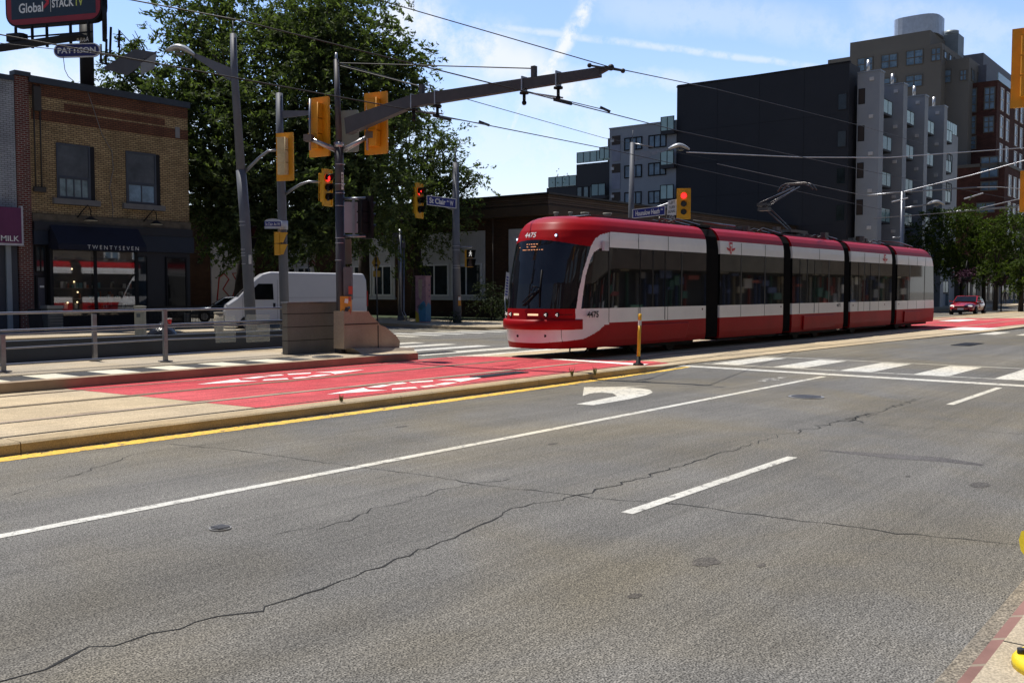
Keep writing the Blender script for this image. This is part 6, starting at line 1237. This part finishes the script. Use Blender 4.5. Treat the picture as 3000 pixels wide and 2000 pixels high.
# ---------------------------------------------------------------- vehicles
TYRE=mat('tyre',(.012,.012,.012),.85); RIM=mat('rim',(.25,.25,.26),.35,.8)
def wheel(t,x,y,r=.33,w_=.22):
    a=MB(); a.cyl((x,y,r),r,w_,20,(0,1,0)); o=a.build('wheel',TYRE,t,True); s_=1 if y>0 else -1; a=MB(); a.cyl((x,y+s_*w_*.5,r),r*.62,.02,16,(0,1,0))
    for k in range(5): an=k*1.2566; a.bar((x,y+s_*(w_*.5+.015),r),(x+math.cos(an)*r*.6,y+s_*(w_*.5+.015),r+math.sin(an)*r*.6),.03,.07,(0,1,0))
    a.build('rim',RIM,o,True)
def bev(o,w_,s=2): b=o.modifiers.new('b','BEVEL'); b.width=w_; b.segments=s; b.limit_method='ANGLE'; return o
def car(name,label,loc,rz,colr,L_=4.5,W_=1.8,H_=1.42,group=None,lit=False):
    t=thing(name,label,'car',loc,rz,group); P_=mat('car_paint_%.2f%.2f'%(colr[0],colr[2]),colr,.25,0,.05,1.,coat=1.)
    l=L_/2; w=W_/2
    st=[(-l,.62,.80,.30),(-l+.12,.74,.93,.24),(-l+.7,.86,.96,.2),(-.9,.90,.93,.18),(.6,.90,.92,.18),(l-1.1,.88,.90,.18),(l-.45,.84,.80,.2),(l-.12,.74,.68,.22),(l,.60,.55,.30)]
    rows=[]
    for x,k,zt,zb in st:
        wk=w*k/.90; rows.append([(x,-wk*.9,zb),(x,-wk,zb+.15),(x,-wk,zt-.18),(x,-wk*.93,zt-.03),(x,-wk*.6,zt+.02),(x,0,zt+.035),(x,wk*.6,zt+.02),(x,wk*.93,zt-.03),(x,wk,zt-.18),(x,wk,zb+.15),(x,wk*.9,zb)])
    a=MB(); n=11; a.add([p for r_ in rows for p in r_],[(i*n+j,(i+1)*n+j,(i+1)*n+(j+1)%n,i*n+(j+1)%n) for i in range(len(st)-1) for j in range(n)]+[tuple(range(n))[::-1],tuple((len(st)-1)*n+j for j in range(n))],True)
    o=a.build('body',P_,t,True); sb=o.modifiers.new('s','SUBSURF'); sb.levels=1; sb.render_levels=2
    g=[(-l+.75,.90),(-l+1.25,H_-.06),(-.3,H_),(.25,H_-.03),(1.05,.92)]
    a=MB()
    for s_ in (1,):
        v=[(x,-(w*.80 if z>1.1 else w*.92),z) for x,z in g]+[(x,(w*.80 if z>1.1 else w*.92),z) for x,z in g]
        a.add(v,[(0,1,6,5),(1,2,7,6),(2,3,8,7),(3,4,9,8),(4,3,2,1,0),(5,6,7,8,9)])
    o=a.build('roof_cabin',P_,t,True); bev(o,.06,3)
    def pn(nm,pts,m,off): a=MB(); a.prism(pts,off); return a.build(nm,m,t,True)
    pn('windscreen',[(1.0,-w*.82,.96),(1.0,w*.82,.96),(.33,w*.72,H_-.08),(.33,-w*.72,H_-.08)],GLD,(.03,0,.03)); pn('rear_window',[(-l+.82,-w*.8,.98),(-l+.82,w*.8,.98),(-l+1.22,w*.7,H_-.1),(-l+1.22,-w*.7,H_-.1)],GLD,(-.03,0,.03))
    for s_ in (-1,1):
        for x0,x1 in ((-1.05,-.12),(-.04,.80)):
            pn('side_window',[(x0,s_*w*.915,.97),(x1,s_*w*.915,.97),(min(x1,.25)-.0,s_*w*.81,H_-.1),(x0+(.12 if x0<-.5 else 0),s_*w*.81,H_-.1)],GLD,(0,s_*.02,0))
        a=MB(); a.rbox((.85,s_*(w+.08),1.0),(.12,.2,.13),bev=.03); a.build('mirror',P_,t,True)
        a=MB(); a.sphere((l-.18,s_*w*.66,.66),.16,8,(.7,1.1,.45)); a.build('headlight',LHD if lit else mat('headlamp_clear',(.5,.5,.5),.1),t,True)
        a=MB(); a.rbox((-l+.04,s_*w*.62,.8),(.08,.3,.16),bev=.02); a.build('tail_light',mat('tail_red',(.3,.01,.01),.3),t,True)
        for x in (-l+.85,l-.88): wheel(t,x,s_*(w-.10))
    a=MB(); a.rbox((l-.02,0,.60),(.05,w*1.0,.10),bev=.02); a.build('grille',BLK,t,True); a=MB(); a.rbox((l-.0,0,.30),(.06,w*1.3,.16),bev=.02); a.build('lower_grille',BLK,t,True)
    a=MB(); a.rbox((l+.03,0,.44),(.02,.42,.13)); a.build('number_plate',WH,t,True)
    return t
c=G(2868,921); car('red_car','glossy red sedan with headlights on beyond the tail of the tram',(c.x,c.y+.8,0),R(181),(.40,.008,.014),4.5,1.85,1.42,lit=True)
c=G(672,942); car('dark_car','dark blue-grey saloon parked just behind the nose of the white van',(c.x,c.y,0),R(146),(.03,.04,.055),4.5,1.8,1.45)
c=G(505,945); car('dark_car','black car partly hidden by the corner of the brick shop',(c.x,c.y+6,0),R(100),(.008,.008,.010),4.6,1.85,1.6)
# white van
c=G(866,967); t=thing('white_van','white high-roof cargo van standing behind the grey poles','van',(c.x,c.y,0),R(148)); t.scale=(1.04,1.02,1.0); VW=mat('van_white',(.50,.51,.54),.35,0,.04,.7,coat=.3)
prof=[(-3.0,.42),(-3.02,1.5),(-2.98,2.3),(-2.85,2.60),(1.15,2.66),(1.45,2.58),(1.75,2.35),(2.52,1.50),(2.98,1.18),(3.05,.9),(3.05,.45),(2.7,.38),(-2.6,.38)]
a=MB(); a.prism([(x,-1.02,z) for x,z in prof],(0,2.04,0)); o=a.build('body',VW,t,True); bev(o,.10,3)
a=MB(); a.prism([(1.78,-.88,2.28),(2.46,-.92,1.53),(2.46,.92,1.53),(1.78,.88,2.28)],(.035,0,.03)); a.build('windscreen',GLD,t,True)
for s_ in (-1,1):
    a=MB(); a.prism([(1.02,s_*1.022,1.42),(1.05,s_*1.022,2.12),(1.65,s_*1.022,2.12),(2.18,s_*1.022,1.55),(2.15,s_*1.022,1.42)],(0,s_*.012,0)); a.build('side_window',GLD,t,True)
    a=MB(); a.rbox((2.05,s_*1.2,1.62),(.14,.22,.42),bev=.04); a.build('mirror',BLK,t,True)
    a=MB(); 
    for x in (.86,2.3): a.box(x-.008,s_*1.022-.003,.55,x+.008,s_*1.022+.003,2.3 if x<1 else 1.5)
    a.box(-2.9,s_*1.022-.003,1.50,.84,s_*1.022+.003,1.512); a.build('door_seam',mat('seam_grey',(.18,.18,.2),.6),t,True)
    a=MB(); a.rbox((1.0,s_*1.03,1.15),(.10,.04,.22),bev=.02); a.build('door_handle',BLK,t,True)
    a=MB(); a.rbox((2.90,s_*.85,1.05),(.16,.28,.30),bev=.04); a.build('headlight',mat('headlamp_clear',(.5,.5,.5),.1),t,True); a=MB(); a.rbox((-3.02,s_*.96,1.45),(.05,.10,.7)); a.build('tail_light',mat('tail_red',(.3,.01,.01),.3),t,True)
    for x in (-1.9,2.1): wheel(t,x,s_*.93,.35,.24)
a=MB(); a.rbox((3.0,0,.58),(.16,1.9,.3),bev=.04); a.rbox((-3.05,0,.5),(.12,1.9,.16)); a.build('bumper',BLK,t,True)
# ---------------------------------------------------------------- pedestrian far off
def person(label,loc,rz,top,bottom,h=1.72):
    t=thing('person',label,'person',loc,rz); k=h/1.72
    J={'pel':(0,0,.95),'spn':(0,0,1.15),'chs':(.01,0,1.36),'nek':(.02,0,1.50),'hed':(.04,0,1.62),'lh':(.0,.10,.92),'lk':(.10,.11,.50),'la':(.02,.11,.09),'lt':(.17,.12,.04),'rh':(0,-.10,.92),'rk':(.0,-.11,.50),'ra':(-.22,-.11,.12),'rt':(-.10,-.12,.05),
       'ls':(.0,.20,1.42),'le':(-.04,.27,1.16),'lw':(.10,.27,.95),'rs':(0,-.20,1.42),'re':(.02,-.27,1.16),'rw':(.20,-.25,1.03)}
    rad={'pel':.14,'spn':.13,'chs':.15,'nek':.055,'hed':.095,'lh':.09,'lk':.06,'la':.042,'lt':.035,'rh':.09,'rk':.06,'ra':.042,'rt':.035,'ls':.065,'le':.045,'lw':.03,'rs':.065,'re':.045,'rw':.03}
    E_=[('pel','spn'),('spn','chs'),('chs','nek'),('nek','hed'),('pel','lh'),('lh','lk'),('lk','la'),('la','lt'),('pel','rh'),('rh','rk'),('rk','ra'),('ra','rt'),('chs','ls'),('ls','le'),('le','lw'),('chs','rs'),('rs','re'),('re','rw')]
    for s_,w_ in (('l','lw'),('r','rw')):
        wv=J[w_]; sg=1 if s_=='l' else -1
        for q,(dx_,dy_,dz_) in enumerate(((.03,.0,-.10),(.015,.012*sg,-.105),(.0,.012*sg,-.10),(-.015,.01*sg,-.085),(.05,-.01*sg,-.05))):
            n_=f'{s_}f{q}'; J[n_]=(wv[0]+dx_,wv[1]+dy_,wv[2]+dz_); rad[n_]=.010; E_.append((w_,n_))
    ks=list(J); me=bpy.data.meshes.new('person_body'); me.from_pydata([tuple(c*k for c in J[q]) for q in ks],[(ks.index(a),ks.index(b)) for a,b in E_],[]); o=bpy.data.objects.new('body',me); col.objects.link(o); o.parent=t
    sk=o.modifiers.new('skin','SKIN'); 
    for i,q in enumerate(ks): me.skin_vertices[0].data[i].radius=(rad[q]*k,rad[q]*k*.9)
    me.skin_vertices[0].data[0].use_root=True; su=o.modifiers.new('sub','SUBSURF'); su.levels=1; su.render_levels=1
    bpy.context.view_layer.update(); dg=bpy.context.evaluated_depsgraph_get(); nm=bpy.data.meshes.new_from_object(o.evaluated_get(dg)); o.modifiers.clear(); o.data=nm
    SK=mat('skin',(.32,.19,.13),.55); TP=mat('clothes_top',top,.8); BT=mat('clothes_bottom',bottom,.8)
    nm.materials.clear(); 
    for m_ in (SK,TP,BT): nm.materials.append(m_)
    for p in nm.polygons: z=p.center.z/k; y=abs(p.center.y/k); p.material_index=0 if z>1.50 or (y>.22 and z<1.0) else (1 if z>.93 else 2); p.use_smooth=True
    a=MB(); a.sphere((.015*k,0,1.665*k),.105*k,10,(1,.95,.85)); a.build('hair',BLK,t,True); return t
c=D(2943,896,112); c.z=.14; person('person in dark clothes walking on the sunlit sidewalk under the street trees',c,R(200),(.02,.02,.025),(.03,.03,.04),1.70)
# ---------------------------------------------------------------- street furniture far left
GRY=mat('bin_grey',(.12,.13,.13),.5,.2,.15,3)
c=G(155,972,.14); t=thing('litter_bin','slatted grey litter bin on the sidewalk in front of the brick shop','litter bin',c); a=MB(); a.rbox((c.x,c.y,c.z+.5),(.62,.62,.95),0,bev=.05); a.build('bin_body',GRY,t); a=MB(); a.rbox((c.x,c.y,c.z+1.02),(.70,.70,.12),0,bev=.06); a.build('lid',mat('bin_lid',(.25,.26,.26),.4,.4),t)
a=MB()
for i in range(6): a.box(c.x-.32,c.y-.318,c.z+.15+i*.12,c.x+.32,c.y-.312,c.z+.17+i*.12)
a.build('slat_line',BLK,t)
c=G(412,982,.14); t=thing('utility_box','small beige utility box with a round top behind the railing','utility box',c); a=MB(); hh=1.05; a.rbox((c.x,c.y,c.z+hh/2),(.34,.34,hh),YAW,bev=.04); a.build('box_body',mat('beige_box',(.36,.34,.26),.6,0,.15,3),t); a=MB(); a.rbox((c.x,c.y,c.z+hh+.03),(.38,.38,.06),YAW,bev=.05); a.build('cap',mat('beige_cap',(.42,.40,.32),.6),t); a=MB(); q=c-fw*.18; a.rbox((q.x,q.y,c.z+.75),(.01,.14,.14),YAW); a.build('badge',GRY,t)
for px,py,top_,r_,lab in ((642,1000,918,.16,'thick round beige bollard behind the glass panel'),(548,968,920,.13,'thin round beige bollard left of the white van')):
    c=G(px,py,.0); dd=(c-C0).dot(fw); h_=(py-top_)*dd/F; t=thing('bollard',lab,'bollard',c,0,'round concrete bollards'); a=MB(); a.cyl((c.x,c.y,h_/2),r_,h_,18); a.build('shaft',mat('bollard_beige',(.33,.28,.20),.7,0,.15,4),t); a=MB(); a.cyl((c.x,c.y,h_+.02),r_*1.08,.05,18); a.build('cap',mat('bollard_cap',(.42,.37,.28),.6),t); a=MB(); a.cyl((c.x,c.y,h_*.8),r_*1.02,.015,18); a.build('groove',CRACK,t)
t=thing('picket_fence','low black metal fence in front of the parked dark cars','fence',G(400,970)); p=G(395,965,.14); q=G(640,958,.14); a=MB()
for z in (.25,.95): a.bar((p.x,p.y,.14+z),(q.x,q.y,.14+z),.03,.04)
n=56
for i in range(n+1): k=i/n; x=p.x+(q.x-p.x)*k; y=p.y+(q.y-p.y)*k; a.bar((x,y,.14),(x,y,1.15),.02,.02,(0,1,0))
a.build('fence_rail',BLK,t)
c=G(110,975,.14); t=thing('sidewalk_sign','small black sandwich board with white lettering marks by the litter bin','sandwich board',c); a=MB(); a.prism([(c.x-.28,c.y,c.z),(c.x+.28,c.y,c.z),(c.x+.26,c.y+.2,c.z+.95),(c.x-.26,c.y+.2,c.z+.95)],(0,.03,0)); a.build('front_panel',BLK,t); a=MB()
for i in range(4): a.rbox((c.x+.02,c.y+.03+.2*(.2+i*.2),c.z+.25+i*.16),(.3-.05*(i%2),.02,.05))
a.build('chalk_marks',LET,t)
# flag sign beside the tram nose
t,P_,n=psign('banner_sign','tilted white and blue banner beside the tram nose in front of the low building',((1483,796),(1493,800),(1489,876),(1477,872)),46.,mat('banner_white',(.40,.42,.46),.5)); 
a=MB()
for i in range(7): v=.12+i*.11; a.prism([onp(P_,.2,v)+n*.006,onp(P_,.8,v)+n*.006,onp(P_,.8,v+.06)+n*.006,onp(P_,.2,v+.06)+n*.006],n*.004)
a.build('stripe',BLU,t); a=MB(); a.tube([D(1482,948,46),D(1479,870,46)],.03,6); a.build('pole',GALV,t)
# far right bits below the trees
c=G(2762,899); t=thing('street_bin','pale blue-grey street bin between the tram tail and the red car','litter bin',c); a=MB(); a.rbox((c.x,c.y,1.1),(.9,.9,1.9),YAW,bev=.08); a.build('bin_body',mat('bin_bluegrey',(.10,.15,.18),.5),t); a=MB(); a.rbox((c.x,c.y,1.3),(.93,.93,.05),YAW,bev=.08); a.build('band',BLK,t)
FLW=mat('petunia',(.055,.006,.035),.7,0,.5,6)
for i,(px,py,lab) in enumerate(((2828,806,'hanging basket of purple flowers above the red car roof, the left one'),(2928,818,'hanging basket of purple flowers beside the thick tree trunk, the right one'))):
    c=D(px,py,80); t=thing('flower_basket',lab,'hanging basket',c,0,'hanging flower baskets'); leaves('flowers',[(tuple(c),(.85,.85,.55))],260,.09,FLW,t,60+i,spray=6,slen=.25); a=MB(); a.cyl(tuple(c-Vector((0,0,.35))),.3,.4,12,r2=.45); a.build('basket',BLK,t); a=MB(); a.tube([c+Vector((0,0,.3)),c+Vector((.5,0,1.2)),c+Vector((.9,0,1.0)),c+Vector((.9,0,-3.9))],.05,6); a.build('bracket_post',BLK,t)
t=thing('street_shops','shaded shopfronts at street level behind the street trees','building',(118,24.4,.14)); 
for x0,x1,c_ in ((114,122,(.10,.09,.08)),(122.2,131,(.16,.14,.11)),(131.2,150,(.12,.13,.16))):
    wallbox('wall',mat('shopwall%d'%x0,c_,.7,0,.2,.6),t,x0,27.0,.14,x1,32,4.6)
    for u in np.arange(x0+.6,x1-2.2,2.7): win(t,'y',27.0,u,u+2.1,.5,3.2,mat('pale_trim2',(.3,.28,.24),.6),GLD,1,1,.12,.1,name='shop_window')
bpy.context.view_layer.update()
